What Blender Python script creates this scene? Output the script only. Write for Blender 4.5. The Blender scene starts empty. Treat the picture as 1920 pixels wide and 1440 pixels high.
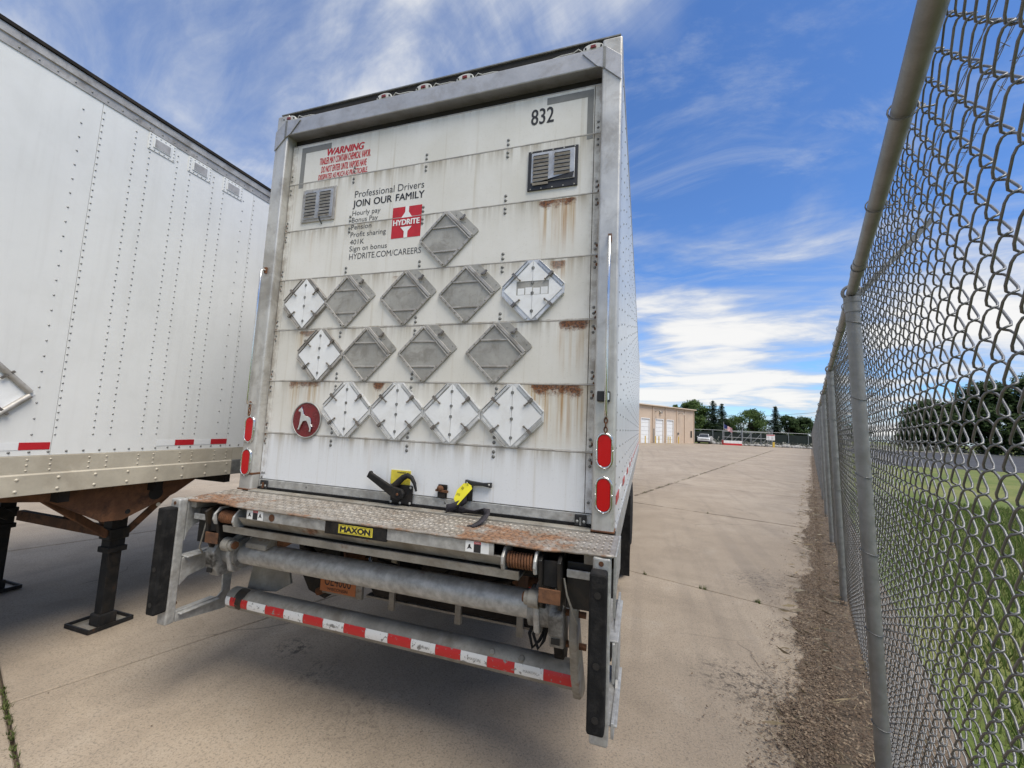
import bpy, bmesh, math, random
from mathutils import Vector, Matrix
R = random.Random(7)
S = bpy.context.scene
COL = S.collection

# ------------------------------------------------------------------ camera
F_PX, YAW, PITCH, ROLL = 768.72, -0.312007, 0.0992156, 0.0444931
CAM = Vector((1.43379, -2.24415, 1.8034))
fw = Vector((math.sin(YAW) * math.cos(PITCH), math.cos(YAW) * math.cos(PITCH), math.sin(PITCH)))
rt = Vector((math.cos(YAW), -math.sin(YAW), 0)); up = rt.cross(fw)
rt2 = rt * math.cos(ROLL) + up * math.sin(ROLL); up2 = up * math.cos(ROLL) - rt * math.sin(ROLL)
cd = bpy.data.cameras.new('camera'); cam = bpy.data.objects.new('camera', cd); COL.objects.link(cam)
cd.sensor_width = 36.0; cd.lens = 36.0 * F_PX / 1920.0; cd.clip_start = 0.02; cd.clip_end = 2000
cam.matrix_world = Matrix((( rt2.x, up2.x, -fw.x, CAM.x), (rt2.y, up2.y, -fw.y, CAM.y), (rt2.z, up2.z, -fw.z, CAM.z), (0, 0, 0, 1)))
S.camera = cam

# ------------------------------------------------------------------ sun, sky, exposure
SUN_DIR = Vector((0.50, -0.30, 1.0)).normalized()
sl = bpy.data.lights.new('sun', 'SUN'); sl.energy = 1.5; sl.angle = math.radians(34); sl.color = (1.0, 0.93, 0.82)
sun = bpy.data.objects.new('sun', sl); COL.objects.link(sun)
sun.rotation_euler = SUN_DIR.to_track_quat('Z', 'Y').to_euler()
sun.location = (40, 5, 50)
W = bpy.data.worlds.new('World'); S.world = W; W.use_nodes = True
wn = W.node_tree; wn.nodes.clear()

class G:
    """tiny node-graph helper"""
    def __init__(s, tree): s.t = tree
    def n(s, typ, props=None, **ins):
        nd = s.t.nodes.new(typ)
        for k, v in (props or {}).items(): setattr(nd, k, v)
        for k, v in ins.items():
            key = k.replace('_', ' ')
            sock = nd.inputs[int(k[1:])] if (k[0] == 'i' and k[1:].isdigit()) else nd.inputs[key]
            s.put(sock, v)
        return nd
    def put(s, sock, v):
        if isinstance(v, bpy.types.NodeSocket): s.t.links.new(v, sock)
        elif isinstance(v, bpy.types.Node): s.t.links.new(v.outputs[0], sock)
        elif isinstance(v, (tuple, list)) and sock.type == 'RGBA' and len(v) == 3: sock.default_value = (*v, 1)
        else: sock.default_value = v
    def m(s, op, a, b=0.0, c=None, clamp=False):
        nd = s.n('ShaderNodeMath', dict(operation=op, use_clamp=clamp), i0=a, i1=b)
        if c is not None: s.put(nd.inputs[2], c)
        return nd.outputs[0]
    def mix(s, f, a, b, blend='MIX'):
        nd = s.t.nodes.new('ShaderNodeMix'); nd.data_type = 'RGBA'; nd.blend_type = blend
        s.put(nd.inputs[0], f); s.put(nd.inputs[6], a); s.put(nd.inputs[7], b)
        return nd.outputs[2]
    def noise(s, vec, scale, detail=4.0, rough=0.55, dist=0.0):
        nd = s.n('ShaderNodeTexNoise', None, Scale=scale, Detail=detail, Roughness=rough, Distortion=dist)
        if vec is not None: s.put(nd.inputs['Vector'], vec)
        return nd.outputs[0]
    def ss(s, v, a, b):
        nd = s.n('ShaderNodeMapRange', dict(interpolation_type='SMOOTHSTEP'), i0=v, i1=a, i2=b, i3=0.0, i4=1.0)
        return nd.outputs[0]
    def vmul(s, v, k):
        nd = s.n('ShaderNodeVectorMath', dict(operation='MULTIPLY')); s.put(nd.inputs[0], v); s.put(nd.inputs[1], k); return nd.outputs[0]
    def vadd(s, v, k):
        nd = s.n('ShaderNodeVectorMath', dict(operation='ADD')); s.put(nd.inputs[0], v); s.put(nd.inputs[1], k); return nd.outputs[0]
    def xyz(s, v):
        nd = s.n('ShaderNodeSeparateXYZ', None, i0=v); return nd.outputs
    def comb(s, x, y, z):
        return s.n('ShaderNodeCombineXYZ', None, i0=x, i1=y, i2=z).outputs[0]

g = G(wn)
sky = g.n('ShaderNodeTexSky', dict(sky_type='NISHITA', sun_disc=False, sun_elevation=math.asin(SUN_DIR.z),
          sun_rotation=math.atan2(SUN_DIR.x, SUN_DIR.y), altitude=300, air_density=1.0, dust_density=0.3, ozone_density=3.5))
tc = g.n('ShaderNodeTexCoord').outputs['Generated']
dx, dy, dz = g.xyz(tc)[:3]
h = g.m('ADD', g.m('MAXIMUM', dz, 0.0), 0.12)
cp = g.comb(g.m('DIVIDE', dx, h), g.m('DIVIDE', dy, h), 0.0)            # clouds lie on a flat layer overhead
cs = g.n('ShaderNodeMapping', None, Vector=cp, Rotation=(0, 0, math.radians(35)), Scale=(0.75, 1.15, 1.0), Location=(12.6,5.1,0.0)).outputs[0]
big = g.ss(g.noise(cs, 0.55, 3.0, 0.5, 0.5), 0.30, 0.70)
mid = g.ss(g.noise(cs, 1.7, 9.0, 0.56, 0.6), 0.25, 0.75)
wisp = g.ss(g.noise(g.vmul(cs, (0.8, 2.0, 1.0)), 3.4, 9.0, 0.66, 1.0), 0.25, 0.75)
dens = g.m('ADD', g.m('ADD', g.m('MULTIPLY', big, 0.60), g.m('MULTIPLY', mid, 0.52)), g.m('MULTIPLY', wisp, 0.11))
dens = g.m('ADD', dens, g.m('MULTIPLY', g.m('MULTIPLY', g.ss(dz, 0.56, 0.20), g.m('ADD', 0.55, g.m('MULTIPLY', g.ss(dz, 0.02, 0.16), 0.45))), 0.26))    # more cloud low down, as seen through a longer path
cov = g.ss(dens, 0.46, 1.04)
veil = g.noise(g.n('ShaderNodeMapping', None, Vector=cp, Rotation=(0, 0, math.radians(-28)), Scale=(0.9, 1.6, 1.0), Location=(4.0, 2.0, 0.0)).outputs[0], 1.3, 10.0, 0.66, 1.4)
veil = g.m('MULTIPLY', g.ss(veil, 0.46, 0.72), 0.42)
cov = g.m('MAXIMUM', cov, veil)
thick = g.ss(dens, 0.66, 1.12)
skyc = g.mix(1.0, sky.outputs[0], (0.42, 0.57, 0.76), 'MULTIPLY')
cloudc = g.mix(thick, (2.15, 2.4, 2.85), (3.85, 3.80, 3.70))
skyc = g.mix(g.m('MULTIPLY', cov, 0.96), skyc, cloudc)
skyc = g.mix(g.ss(dz, 0.0, -0.06), skyc, (1.0, 0.9, 0.75))
bg = g.n('ShaderNodeBackground', None, Color=skyc, Strength=0.095)
wo = g.n('ShaderNodeOutputWorld'); wn.links.new(bg.outputs[0], wo.inputs[0])
S.view_settings.view_transform = 'Standard'; S.view_settings.look = 'None'; S.view_settings.gamma = 1.0
S.view_settings.use_curve_mapping = False
S.view_settings.exposure = 1.4
S.cycles.use_denoising = True
S.cycles.max_bounces = 8; S.cycles.transparent_max_bounces = 8

# ------------------------------------------------------------------ materials
MATS = {}
def mat(name):
    m = bpy.data.materials.new(name); m.use_nodes = True; m.node_tree.nodes.clear(); MATS[name] = m
    gg = G(m.node_tree); b = gg.n('ShaderNodeBsdfPrincipled'); o = gg.n('ShaderNodeOutputMaterial')
    m.node_tree.links.new(b.outputs[0], o.inputs[0])
    return m, gg, b
def coords(gg, local=True):
    if local:
        t = gg.n('ShaderNodeTexCoord').outputs['Object']
        r = gg.n('ShaderNodeObjectInfo').outputs['Random']
        return gg.vadd(t, gg.comb(gg.m('MULTIPLY', r, 37.0), gg.m('MULTIPLY', r, 91.0), gg.m('MULTIPLY', r, 13.0)))
    return gg.n('ShaderNodeNewGeometry').outputs['Position']
def bump(gg, b, hgt, strength, dist=0.01):
    nd = gg.n('ShaderNodeBump', None, Strength=strength, Distance=dist, Height=hgt); gg.put(b.inputs['Normal'], nd.outputs[0])
def c3(c, k): return tuple(min(1.0, x * k) for x in c)
def pbr(name, col, rough=0.5, metal=0.0, var=0.15, vs=3.0, bmp=0.0, bs=60.0, dirt=None, dirt_amt=0.4, ds=4.0,
        rust=0.0, rs=6.0, streak=0.0, rvar=0.15, spec=0.5, local=True, coat=0.0):
    m, gg, b = mat(name)
    p = coords(gg, local)
    n1 = gg.noise(p, vs, 6.0, 0.6)
    c = gg.mix(gg.ss(n1, 0.3, 0.7), c3(col, 1 - var), c3(col, 1 + var))
    fine = gg.noise(p, vs * 14, 3.0, 0.6)
    c = gg.mix(gg.m('MULTIPLY', gg.ss(fine, 0.45, 0.75), var * 1.2), c, c3(col, 0.55))
    if streak:
        sn = gg.noise(gg.vmul(p, (14.0, 14.0, 0.7)), 1.0, 6.0, 0.65)
        c = gg.mix(gg.m('MULTIPLY', gg.ss(sn, 0.48, 0.75), streak), c, (0.20, 0.17, 0.12))
    if dirt:
        dn = gg.noise(p, ds, 8.0, 0.68, 0.5)
        c = gg.mix(gg.m('MULTIPLY', gg.ss(dn, 0.46, 0.66), dirt_amt), c, dirt)
    r_ = gg.m('ADD', rough - rvar / 2, gg.m('MULTIPLY', n1, rvar))
    mt = metal
    if rust:
        rn = gg.noise(p, rs, 8.0, 0.66, 0.2)
        rm = gg.m('MULTIPLY', gg.ss(rn, 0.66 - 0.30 * rust, 0.80 - 0.30 * rust), 0.85)
        rc = gg.mix(gg.ss(gg.noise(p, rs * 6, 4.0), 0.35, 0.65), (0.075, 0.026, 0.010), (0.24, 0.085, 0.026))
        c = gg.mix(rm, c, rc); r_ = gg.m('ADD', r_, gg.m('MULTIPLY', rm, 0.35), clamp=True)
        if metal: mt = gg.m('MULTIPLY', metal, gg.m('SUBTRACT', 1.0, rm))
    gg.put(b.inputs['Base Color'], c); gg.put(b.inputs['Roughness'], r_); gg.put(b.inputs['Metallic'], mt)
    b.inputs['Specular IOR Level'].default_value = spec
    if coat: b.inputs['Coat Weight'].default_value = coat; b.inputs['Coat Roughness'].default_value = 0.08
    if bmp: bump(gg, b, gg.noise(p, bs, 4.0, 0.6), bmp, 0.004)
    return m
def islands(name, cols, rough=0.8, sub=0.0, spec=0.25):
    """colour picked per loose piece (leaf, chip, blade)"""
    m, gg, b = mat(name)
    r = gg.n('ShaderNodeNewGeometry').outputs['Random Per Island']
    rp = gg.n('ShaderNodeValToRGB'); rp.color_ramp.interpolation = 'LINEAR'
    e = rp.color_ramp.elements
    while len(e) < len(cols): e.new(0.5)
    for i, c in enumerate(cols): e[i].position = i / (len(cols) - 1); e[i].color = (*c, 1)
    gg.put(rp.inputs[0], r); gg.put(b.inputs['Base Color'], rp.outputs[0])
    b.inputs['Roughness'].default_value = rough; b.inputs['Specular IOR Level'].default_value = spec
    if sub:
        tr = gg.n('ShaderNodeBsdfTranslucent'); gg.put(tr.inputs[0], rp.outputs[0])
        mx = gg.n('ShaderNodeMixShader', None, i0=sub); o = [n for n in m.node_tree.nodes if n.type == 'OUTPUT_MATERIAL'][0]
        m.node_tree.links.new(b.outputs[0], mx.inputs[1]); m.node_tree.links.new(tr.outputs[0], mx.inputs[2]); m.node_tree.links.new(mx.outputs[0], o.inputs[0])
    return m

GRIME = (0.16, 0.13, 0.095)
pbr('galv', (0.43, 0.43, 0.415), 0.50, 0.40, 0.22, 26.0, 0.20, 70, GRIME, 0.30, 5.0, rust=0.12, rs=5)
pbr('galv_dirty', (0.30, 0.285, 0.25), 0.62, 0.25, 0.25, 6.0, 0.25, 60, GRIME, 0.65, 4.0, rust=0.25, rs=6)
pbr('galv_fence', (0.255, 0.253, 0.245), 0.50, 0.45, 0.12, 14.0, 0.08, 90, (0.17, 0.16, 0.14), 0.35, 9.0)
pbr('wire', (0.17, 0.172, 0.175), 0.42, 0.55, 0.2, 30.0, 0.25, 200)
pbr('stainless', (0.56, 0.55, 0.52), 0.42, 0.50, 0.12, 5.0, 0.10, 60, GRIME, 0.45, 3.5, streak=0.35)
pbr('header_metal', (0.43, 0.43, 0.44), 0.45, 0.60, 0.10, 6.0, 0.10, 80, GRIME, 0.25, 7.0)
pbr('greasy_galv', (0.27, 0.265, 0.25), 0.5, 0.3, 0.25, 8.0, 0.3, 60, (0.022, 0.019, 0.016), 0.95, 6.0)
pbr('rusty', (0.145, 0.060, 0.025), 0.88, 0.0, 0.45, 9.0, 0.7, 90, (0.05, 0.022, 0.012), 0.6, 12.0)
pbr('rust_brown', (0.155, 0.070, 0.033), 0.85, 0.0, 0.4, 5.0, 0.6, 50, (0.022, 0.016, 0.013), 0.7, 5.0)
pbr('black_steel', (0.014, 0.014, 0.0145), 0.6, 0.0, 0.4, 8.0, 0.3, 60, (0.075, 0.055, 0.038), 0.25, 9.0, rust=0.10, rs=9, spec=0.25)
pbr('grease', (0.009, 0.008, 0.0075), 0.5, 0.0, 0.4, 12.0, 0.5, 50, (0.06, 0.04, 0.022), 0.5, 7.0)
pbr('rubber', (0.013, 0.013, 0.0135), 0.85, 0.0, 0.4, 8.0, 0.9, 45, (0.045, 0.041, 0.037), 0.35, 16.0, spec=0.18)
pbr('tyre', (0.020, 0.020, 0.021), 0.88, 0.0, 0.25, 8.0, 0.4, 60, (0.085, 0.078, 0.066), 0.35, 6.0, spec=0.15)
pbr('black_plastic', (0.018, 0.018, 0.019), 0.5, 0.0, 0.3, 8.0)
pbr('webbing', (0.028, 0.025, 0.032), 0.85, 0.0, 0.3, 30.0, 0.5, 400)
pbr('placard_white', (0.80, 0.81, 0.81), 0.42, 0.0, 0.04, 6.0, 0, 60, (0.50, 0.47, 0.41), 0.22, 7.0)
pbr('placard_edge', (0.66, 0.66, 0.65), 0.38, 0.40, 0.15, 7.0, 0.1, 60, GRIME, 0.40, 8.0)
pbr('placard_grey', (0.37, 0.36, 0.33), 0.60, 0.25, 0.16, 5.0, 0.15, 70, (0.17, 0.155, 0.13), 0.5, 9.0, streak=0.22)
pbr('placard_rim', (0.42, 0.40, 0.37), 0.50, 0.35, 0.16, 7.0, 0.1, 70, GRIME, 0.5, 8.0)
pbr('clip_steel', (0.22, 0.20, 0.18), 0.45, 0.7, 0.3, 20.0, 0, 60, GRIME, 0.5, 30.0, rust=0.25, rs=25)
pbr('rivet_mid', (0.30, 0.30, 0.29), 0.5, 0.5, 0.2, 20.0)
pbr('rivet_grey', (0.20, 0.20, 0.19), 0.55, 0.5, 0.2, 20.0)
pbr('rivet_light', (0.38, 0.38, 0.36), 0.5, 0.4, 0.2, 20.0)
pbr('vent_metal', (0.47, 0.475, 0.48), 0.42, 0.5, 0.15, 7.0, 0.1, 60, GRIME, 0.5, 9.0, streak=0.2)
pbr('tape_grey', (0.20, 0.20, 0.19), 0.7, 0.0, 0.12, 6.0)
pbr('letter_red', (0.48, 0.014, 0.022), 0.5, 0.0, 0.10, 20.0)
pbr('letter_black', (0.018, 0.018, 0.020), 0.5, 0.0, 0.2, 20.0)
pbr('letter_grey', (0.055, 0.055, 0.058), 0.5, 0.0, 0.2, 20.0)
pbr('letter_white', (0.80, 0.80, 0.78), 0.5, 0.0, 0.05, 20.0)
pbr('emblem_red', (0.16, 0.010, 0.013), 0.28, 0.0, 0.2, 20.0)
pbr('chrome', (0.66, 0.66, 0.65), 0.16, 1.0, 0.08, 20.0)
pbr('wire_white', (0.55, 0.55, 0.52), 0.6, 0.0, 0.1, 20.0)
pbr('dark_gap', (0.018, 0.016, 0.014), 0.9, 0.0, 0.3, 9.0)
pbr('underbody', (0.022, 0.019, 0.017), 0.85, 0.0, 0.4, 4.0, 0.2, 40, (0.075, 0.060, 0.046), 0.45, 3.0, spec=0.2)
pbr('rail_beige', (0.50, 0.455, 0.365), 0.55, 0.15, 0.10, 4.0, 0.1, 60, (0.25, 0.20, 0.14), 0.30, 3.0)
pbr('trailer_white', (0.70, 0.705, 0.69), 0.50, 0.0, 0.03, 1.2, 0.10, 6.0, (0.52, 0.52, 0.49), 0.16, 1.6, streak=0.08)
pbr('trailer_gloss', (0.60, 0.625, 0.645), 0.34, 0.0, 0.05, 1.2, 0.10, 5.0, (0.42, 0.42, 0.40), 0.25, 2.0, rvar=0.10, spec=0.35)
pbr('yellow_tag', (0.78, 0.70, 0.03), 0.5, 0.0, 0.06, 20.0)
pbr('yellow_label', (0.70, 0.58, 0.06), 0.5, 0.0, 0.15, 20.0)
pbr('plate_orange', (0.52, 0.17, 0.055), 0.5, 0.0, 0.1, 20.0, 0, 60, GRIME, 0.3, 20.0)
pbr('blue_print', (0.03, 0.10, 0.30), 0.5)
def deck_mat():
    m, gg, b = mat('rust_deck'); p = coords(gg, False); X, Y, Z = gg.xyz(p)[:3]
    c = gg.mix(gg.ss(gg.noise(p, 7.0, 6.0, 0.65), 0.35, 0.65), (0.25, 0.22, 0.185), (0.36, 0.34, 0.31))
    c = gg.mix(gg.m('MULTIPLY', gg.ss(gg.noise(p, 60.0, 4.0, 0.7), 0.45, 0.7), 0.5), c, (0.13, 0.10, 0.075))
    z1 = gg.m('MULTIPLY', gg.m('MULTIPLY', gg.ss(X, 0.35, 0.75), gg.ss(X, 1.25, 1.0)), gg.ss(Y, -0.02, -0.20))
    z2 = gg.m('MULTIPLY', gg.ss(X, -0.55, -1.05), gg.ss(Y, -0.05, -0.25))
    z3 = gg.m('MULTIPLY', gg.ss(Y, -0.365, -0.405), 0.55)
    zz = gg.m('MAXIMUM', gg.m('MAXIMUM', z1, z2), z3)
    n = gg.noise(p, 9.0, 8.0, 0.7, 0.3)
    rm = gg.ss(gg.m('ADD', n, gg.m('MULTIPLY', zz, 0.27)), 0.60, 0.80)
    rc = gg.mix(gg.ss(gg.noise(p, 45.0, 4.0), 0.35, 0.65), (0.11, 0.048, 0.020), (0.28, 0.135, 0.060))
    c = gg.mix(gg.m('MULTIPLY', rm, 0.85), c, rc)
    gg.put(b.inputs['Base Color'], c); gg.put(b.inputs['Metallic'], gg.m('MULTIPLY', gg.m('SUBTRACT', 1.0, rm), 0.35)); gg.put(b.inputs['Roughness'], gg.m('ADD', 0.52, gg.m('MULTIPLY', rm, 0.3)))
    bump(gg, b, gg.noise(p, 150.0, 3.0), 0.3, 0.003)
deck_mat()
def worn(name, col, amt):
    m, gg, b = mat(name); p = coords(gg, False)
    k = gg.ss(gg.noise(p, 34.0, 8.0, 0.7, 0.5), amt, amt + 0.03)
    c = gg.mix(k, col, (0.24, 0.235, 0.22)); gg.put(b.inputs['Base Color'], c); b.inputs['Roughness'].default_value = 0.38
worn('tape_red', (0.52, 0.018, 0.020), 0.595); worn('tape_white', (0.74, 0.74, 0.72), 0.565)
worn('tape_red_new', (0.44, 0.012, 0.020), 0.9); worn('tape_white_new', (0.72, 0.73, 0.73), 0.9)
def lens():
    m, gg, b = mat('red_lens'); b.inputs['Base Color'].default_value = (0.50, 0.003, 0.006, 1); b.inputs['Roughness'].default_value = 0.30; b.inputs['Specular IOR Level'].default_value = 0.3
    b.inputs['Coat Weight'].default_value = 0.15
    p = gg.n('ShaderNodeTexCoord').outputs['Object']
    ch = gg.n('ShaderNodeTexChecker', None, Vector=p, Scale=160.0).outputs[1]; bump(gg, b, ch, 0.35, 0.002)
lens()

def door_mat():
    m, gg, b = mat('door_white'); p = coords(gg, False); X, Y, Z = gg.xyz(p)[:3]
    base = gg.mix(gg.ss(gg.noise(p, 2.2, 6.0, 0.6), 0.3, 0.7), (0.655, 0.635, 0.575), (0.735, 0.72, 0.675))
    base = gg.mix(gg.ss(Z, 1.73, 1.60), base, (0.74, 0.755, 0.77))                 # the lowest panel is a newer, cooler white
    speck = gg.ss(gg.noise(p, 90.0, 3.0, 0.7), 0.58, 0.72)
    base = gg.mix(gg.m('MULTIPLY', speck, 0.16), base, (0.25, 0.22, 0.18))
    # grime bleeding down from every panel joint
    fr = gg.m('FRACT', gg.m('DIVIDE', gg.m('SUBTRACT', 3.555, Z), 0.3755))
    sn = gg.noise(gg.vmul(p, (9.0, 1.0, 0.35)), 2.0, 7.0, 0.7)
    near = gg.m('POWER', gg.m('SUBTRACT', 1.0, fr), 5.0)
    gm = gg.m('MULTIPLY', gg.m('MULTIPLY', near, gg.ss(sn, 0.34, 0.68)), 0.95)
    base = gg.mix(gm, base, (0.27, 0.225, 0.15))
    st = gg.ss(gg.noise(gg.vmul(p, (22.0, 1.0, 0.5)), 1.0, 5.0, 0.6), 0.56, 0.78)
    base = gg.mix(gg.m('MULTIPLY', st, 0.40), base, (0.36, 0.29, 0.17))
    edge = gg.m('MAXIMUM', gg.ss(X, 1.09, 1.19), gg.ss(X, -1.09, -1.19))
    base = gg.mix(gg.m('MULTIPLY', edge, gg.m('MULTIPLY', gg.ss(gg.noise(p, 14.0, 7.0, 0.7), 0.38, 0.62), 0.7)), base, (0.20, 0.15, 0.10))
    # rust stains: x0, x1, top z, crust depth, run length, strength
    rn = gg.noise(gg.vmul(p, (1.0, 1.0, 1.6)), 26.0, 8.0, 0.75, 0.8)
    rcol = gg.noise(gg.vmul(p, (11.0, 1.0, 0.9)), 1.0, 4.0, 0.6)
    rlow = gg.noise(gg.vmul(p, (1.0, 1.0, 0.5)), 9.0, 5.0, 0.6, 0.5)
    runs = gg.noise(gg.vmul(p, (44.0, 1.0, 0.5)), 1.0, 6.0, 0.62)
    rust = None; wash = None
    for x0, x1, zt, cr, ln, k in [(0.76, 1.10, 3.172, 0.085, 0.34, 1.0), (0.91, 1.18, 2.418, 0.085, 0.32, 1.0), (0.74, 1.18, 2.046, 0.115, 0.36, 1.0),
                                  (-1.05, -0.66, 2.044, 0.075, 0.28, 0.85), (-0.33, -0.14, 2.045, 0.080, 0.30, 1.0), (-1.00, -0.73, 2.41, 0.075, 0.2, 0.75),
                                  (0.84, 1.06, 2.785, 0.075, 0.14, 0.75), (-0.24, -0.08, 2.77, 0.04, 0.3, 0.45), (-0.31, -0.22, 1.66, 0.01, 0.34, 0.75), (-0.02, 0.10, 1.30, 0.02, 0.02, 0.3),
                                  (-0.98, -0.80, 3.16, 0.012, 0.30, 0.35)]:
        bx = gg.m('MULTIPLY', gg.ss(X, x0, x0 + 0.09), gg.ss(X, x1, x1 - 0.09))
        below = gg.ss(Z, zt + 0.002, zt - 0.004)
        crust = gg.m('MULTIPLY', gg.m('MULTIPLY', bx, below), gg.ss(Z, zt - cr * 1.5, zt - cr * 0.1))
        crust = gg.m('MULTIPLY', gg.ss(gg.m('ADD', gg.m('MULTIPLY', crust, 0.50), gg.m('ADD', gg.m('MULTIPLY', rn, 0.55), gg.m('MULTIPLY', rlow, 0.55))), 0.84, 1.04), gg.m('MULTIPLY', gg.ss(crust, 0.0, 0.35), k))
        run = gg.m('MULTIPLY', gg.m('MULTIPLY', bx, below), gg.ss(Z, zt - ln * 1.15, zt - ln * 0.25))
        run = gg.m('MULTIPLY', gg.m('MULTIPLY', run, gg.m('MULTIPLY', gg.ss(runs, 0.36, 0.64), gg.ss(rcol, 0.34, 0.62))), 0.95 * k)
        rust = crust if rust is None else gg.m('MAXIMUM', rust, crust)
        wash = run if wash is None else gg.m('MAXIMUM', wash, run)
    base = gg.mix(wash, base, gg.mix(gg.ss(runs, 0.45, 0.70), (0.47, 0.33, 0.14), (0.34, 0.155, 0.035)))
    base = gg.mix(gg.m('MULTIPLY', rust, 0.95), base, gg.mix(gg.ss(gg.noise(p, 80.0, 3.0), 0.4, 0.6), (0.050, 0.016, 0.006), (0.21, 0.072, 0.018)))
    gg.put(b.inputs['Base Color'], base); b.inputs['Roughness'].default_value = 0.48; b.inputs['Specular IOR Level'].default_value = 0.35
    bump(gg, b, gg.noise(p, 120.0, 3.0), 0.08, 0.002)
door_mat()

def concrete():
    m, gg, b = mat('concrete'); p = coords(gg, False); X, Y, Z = gg.xyz(p)[:3]
    r = gg.n('ShaderNodeObjectInfo').outputs['Random']
    n0 = gg.noise(p, 0.30, 4.0, 0.55, 0.4); n1 = gg.noise(p, 1.7, 8.0, 0.66, 0.3); n2 = gg.noise(p, 75.0, 3.0, 0.7); n3 = gg.noise(p, 260.0, 2.0, 0.6)
    c = gg.mix(gg.ss(n0, 0.32, 0.68), (0.318, 0.256, 0.190), (0.402, 0.332, 0.254))
    c = gg.mix(gg.m('MULTIPLY', gg.ss(n1, 0.42, 0.70), 0.55), c, (0.228, 0.186, 0.141))
    c = gg.mix(gg.m('MULTIPLY', gg.ss(n1, 0.46, 0.28), 0.35), c, (0.44, 0.385, 0.315))
    c = gg.mix(gg.m('MULTIPLY', gg.ss(n2, 0.48, 0.66), 0.70), c, (0.165, 0.138, 0.108))
    c = gg.mix(gg.m('MULTIPLY', gg.ss(n3, 0.52, 0.68), 0.42), c, (0.52, 0.455, 0.365))
    # tyre-polished bands and broom marks run along the yard
    bd = gg.noise(gg.n('ShaderNodeMapping', None, Vector=p, Rotation=(0, 0, math.radians(18.2)), Scale=(3.2, 0.10, 1.0)).outputs[0], 1.0, 5.0, 0.6)
    c = gg.mix(gg.m('MULTIPLY', gg.ss(bd, 0.50, 0.72), 0.35), c, (0.185, 0.155, 0.125))
    sc = gg.noise(gg.n('ShaderNodeMapping', None, Vector=p, Rotation=(0, 0, math.radians(-52)), Scale=(22.0, 0.35, 1.0)).outputs[0], 1.0, 4.0, 0.5)
    c = gg.mix(gg.m('MULTIPLY', gg.m('MULTIPLY', gg.ss(sc, 0.66, 0.74), gg.ss(n0, 0.5, 0.62)), 0.30), c, (0.52, 0.47, 0.40))
    cv = gg.n('ShaderNodeTexVoronoi', dict(feature='DISTANCE_TO_EDGE'), Scale=0.33); gg.put(cv.inputs['Vector'], gg.vadd(p, gg.vmul(gg.n('ShaderNodeTexNoise', None, Vector=p, Scale=1.3, Detail=6.0).outputs[1], (0.5, 0.5, 0.0))))
    ck = gg.m('MULTIPLY', gg.ss(cv.outputs[0], 0.0035, 0.0008), gg.ss(gg.noise(p, 0.45, 2.0), 0.50, 0.60))
    c = gg.mix(gg.m('MULTIPLY', ck, 0.45), c, (0.07, 0.055, 0.042))
    for sx, sy, rad, k in [(-1.14, 0.49, 0.22, 0.85), (-0.75, 0.30, 0.30, 0.45), (2.85, 3.85, 0.55, 0.75), (2.10, 1.38, 0.42, 0.9), (2.35, 1.25, 0.35, 0.8), (-0.2, 0.1, 0.5, 0.3), (2.2, 4.9, 0.5, 0.3)]:
        d = gg.m('POWER', gg.m('ADD', gg.m('POWER', gg.m('SUBTRACT', X, sx), 2.0), gg.m('POWER', gg.m('SUBTRACT', Y, sy), 2.0)), 0.5)
        sm = gg.m('MULTIPLY', gg.ss(d, rad, rad * 0.15), gg.ss(gg.noise(p, 16.0, 8.0, 0.78), 0.48, 0.60))
        c = gg.mix(gg.m('MULTIPLY', sm, k), c, (0.055, 0.046, 0.038))
    c = gg.mix(gg.m('MULTIPLY', r, 0.20), c, (0.26, 0.215, 0.17))
    gg.put(b.inputs['Base Color'], c); gg.put(b.inputs['Roughness'], gg.m('ADD', 0.72, gg.m('MULTIPLY', n1, 0.2))); b.inputs['Specular IOR Level'].default_value = 0.3
    bump(gg, b, gg.m('ADD', n2, gg.m('MULTIPLY', n3, 0.6)), 0.45, 0.004)
concrete()
def simple_ground(name, cs, scale, bs, bst=0.5, rough=0.9):
    m, gg, b = mat(name); p = coords(gg, False)
    c = gg.mix(gg.ss(gg.noise(p, scale, 6.0, 0.65, 0.3), 0.35, 0.65), cs[0], cs[1])
    c = gg.mix(gg.m('MULTIPLY', gg.ss(gg.noise(p, scale * 30, 5.0, 0.7), 0.45, 0.7), 0.6), c, cs[2])
    gg.put(b.inputs['Base Color'], c); b.inputs['Roughness'].default_value = rough; b.inputs['Specular IOR Level'].default_value = 0.2
    bump(gg, b, gg.noise(p, bs, 5.0, 0.7), bst, 0.02)
simple_ground('soil', ((0.155, 0.122, 0.092), (0.215, 0.172, 0.130), (0.075, 0.060, 0.046)), 2.0, 40.0)
simple_ground('lawn_ground', ((0.11, 0.150, 0.036), (0.20, 0.205, 0.070), (0.080, 0.105, 0.028)), 0.25, 25.0)
simple_ground('asphalt', ((0.062, 0.064, 0.072), (0.082, 0.083, 0.09), (0.04, 0.041, 0.045)), 0.2, 60.0, 0.3)
simple_ground('kerb_concrete', ((0.42, 0.38, 0.30), (0.50, 0.46, 0.37), (0.3, 0.27, 0.2)), 1.0, 40.0, 0.2)
islands('litter', [(0.075, 0.052, 0.037), (0.18, 0.128, 0.088), (0.105, 0.075, 0.054), (0.29, 0.222, 0.155), (0.14, 0.103, 0.075)], 0.9)
islands('straw', [(0.36, 0.29, 0.18), (0.22, 0.17, 0.11), (0.45, 0.40, 0.30)], 0.85)
islands('grass', [(0.060, 0.105, 0.022), (0.110, 0.165, 0.038), (0.165, 0.205, 0.058), (0.080, 0.135, 0.028), (0.25, 0.23, 0.10)], 0.75, 0.25)
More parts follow.
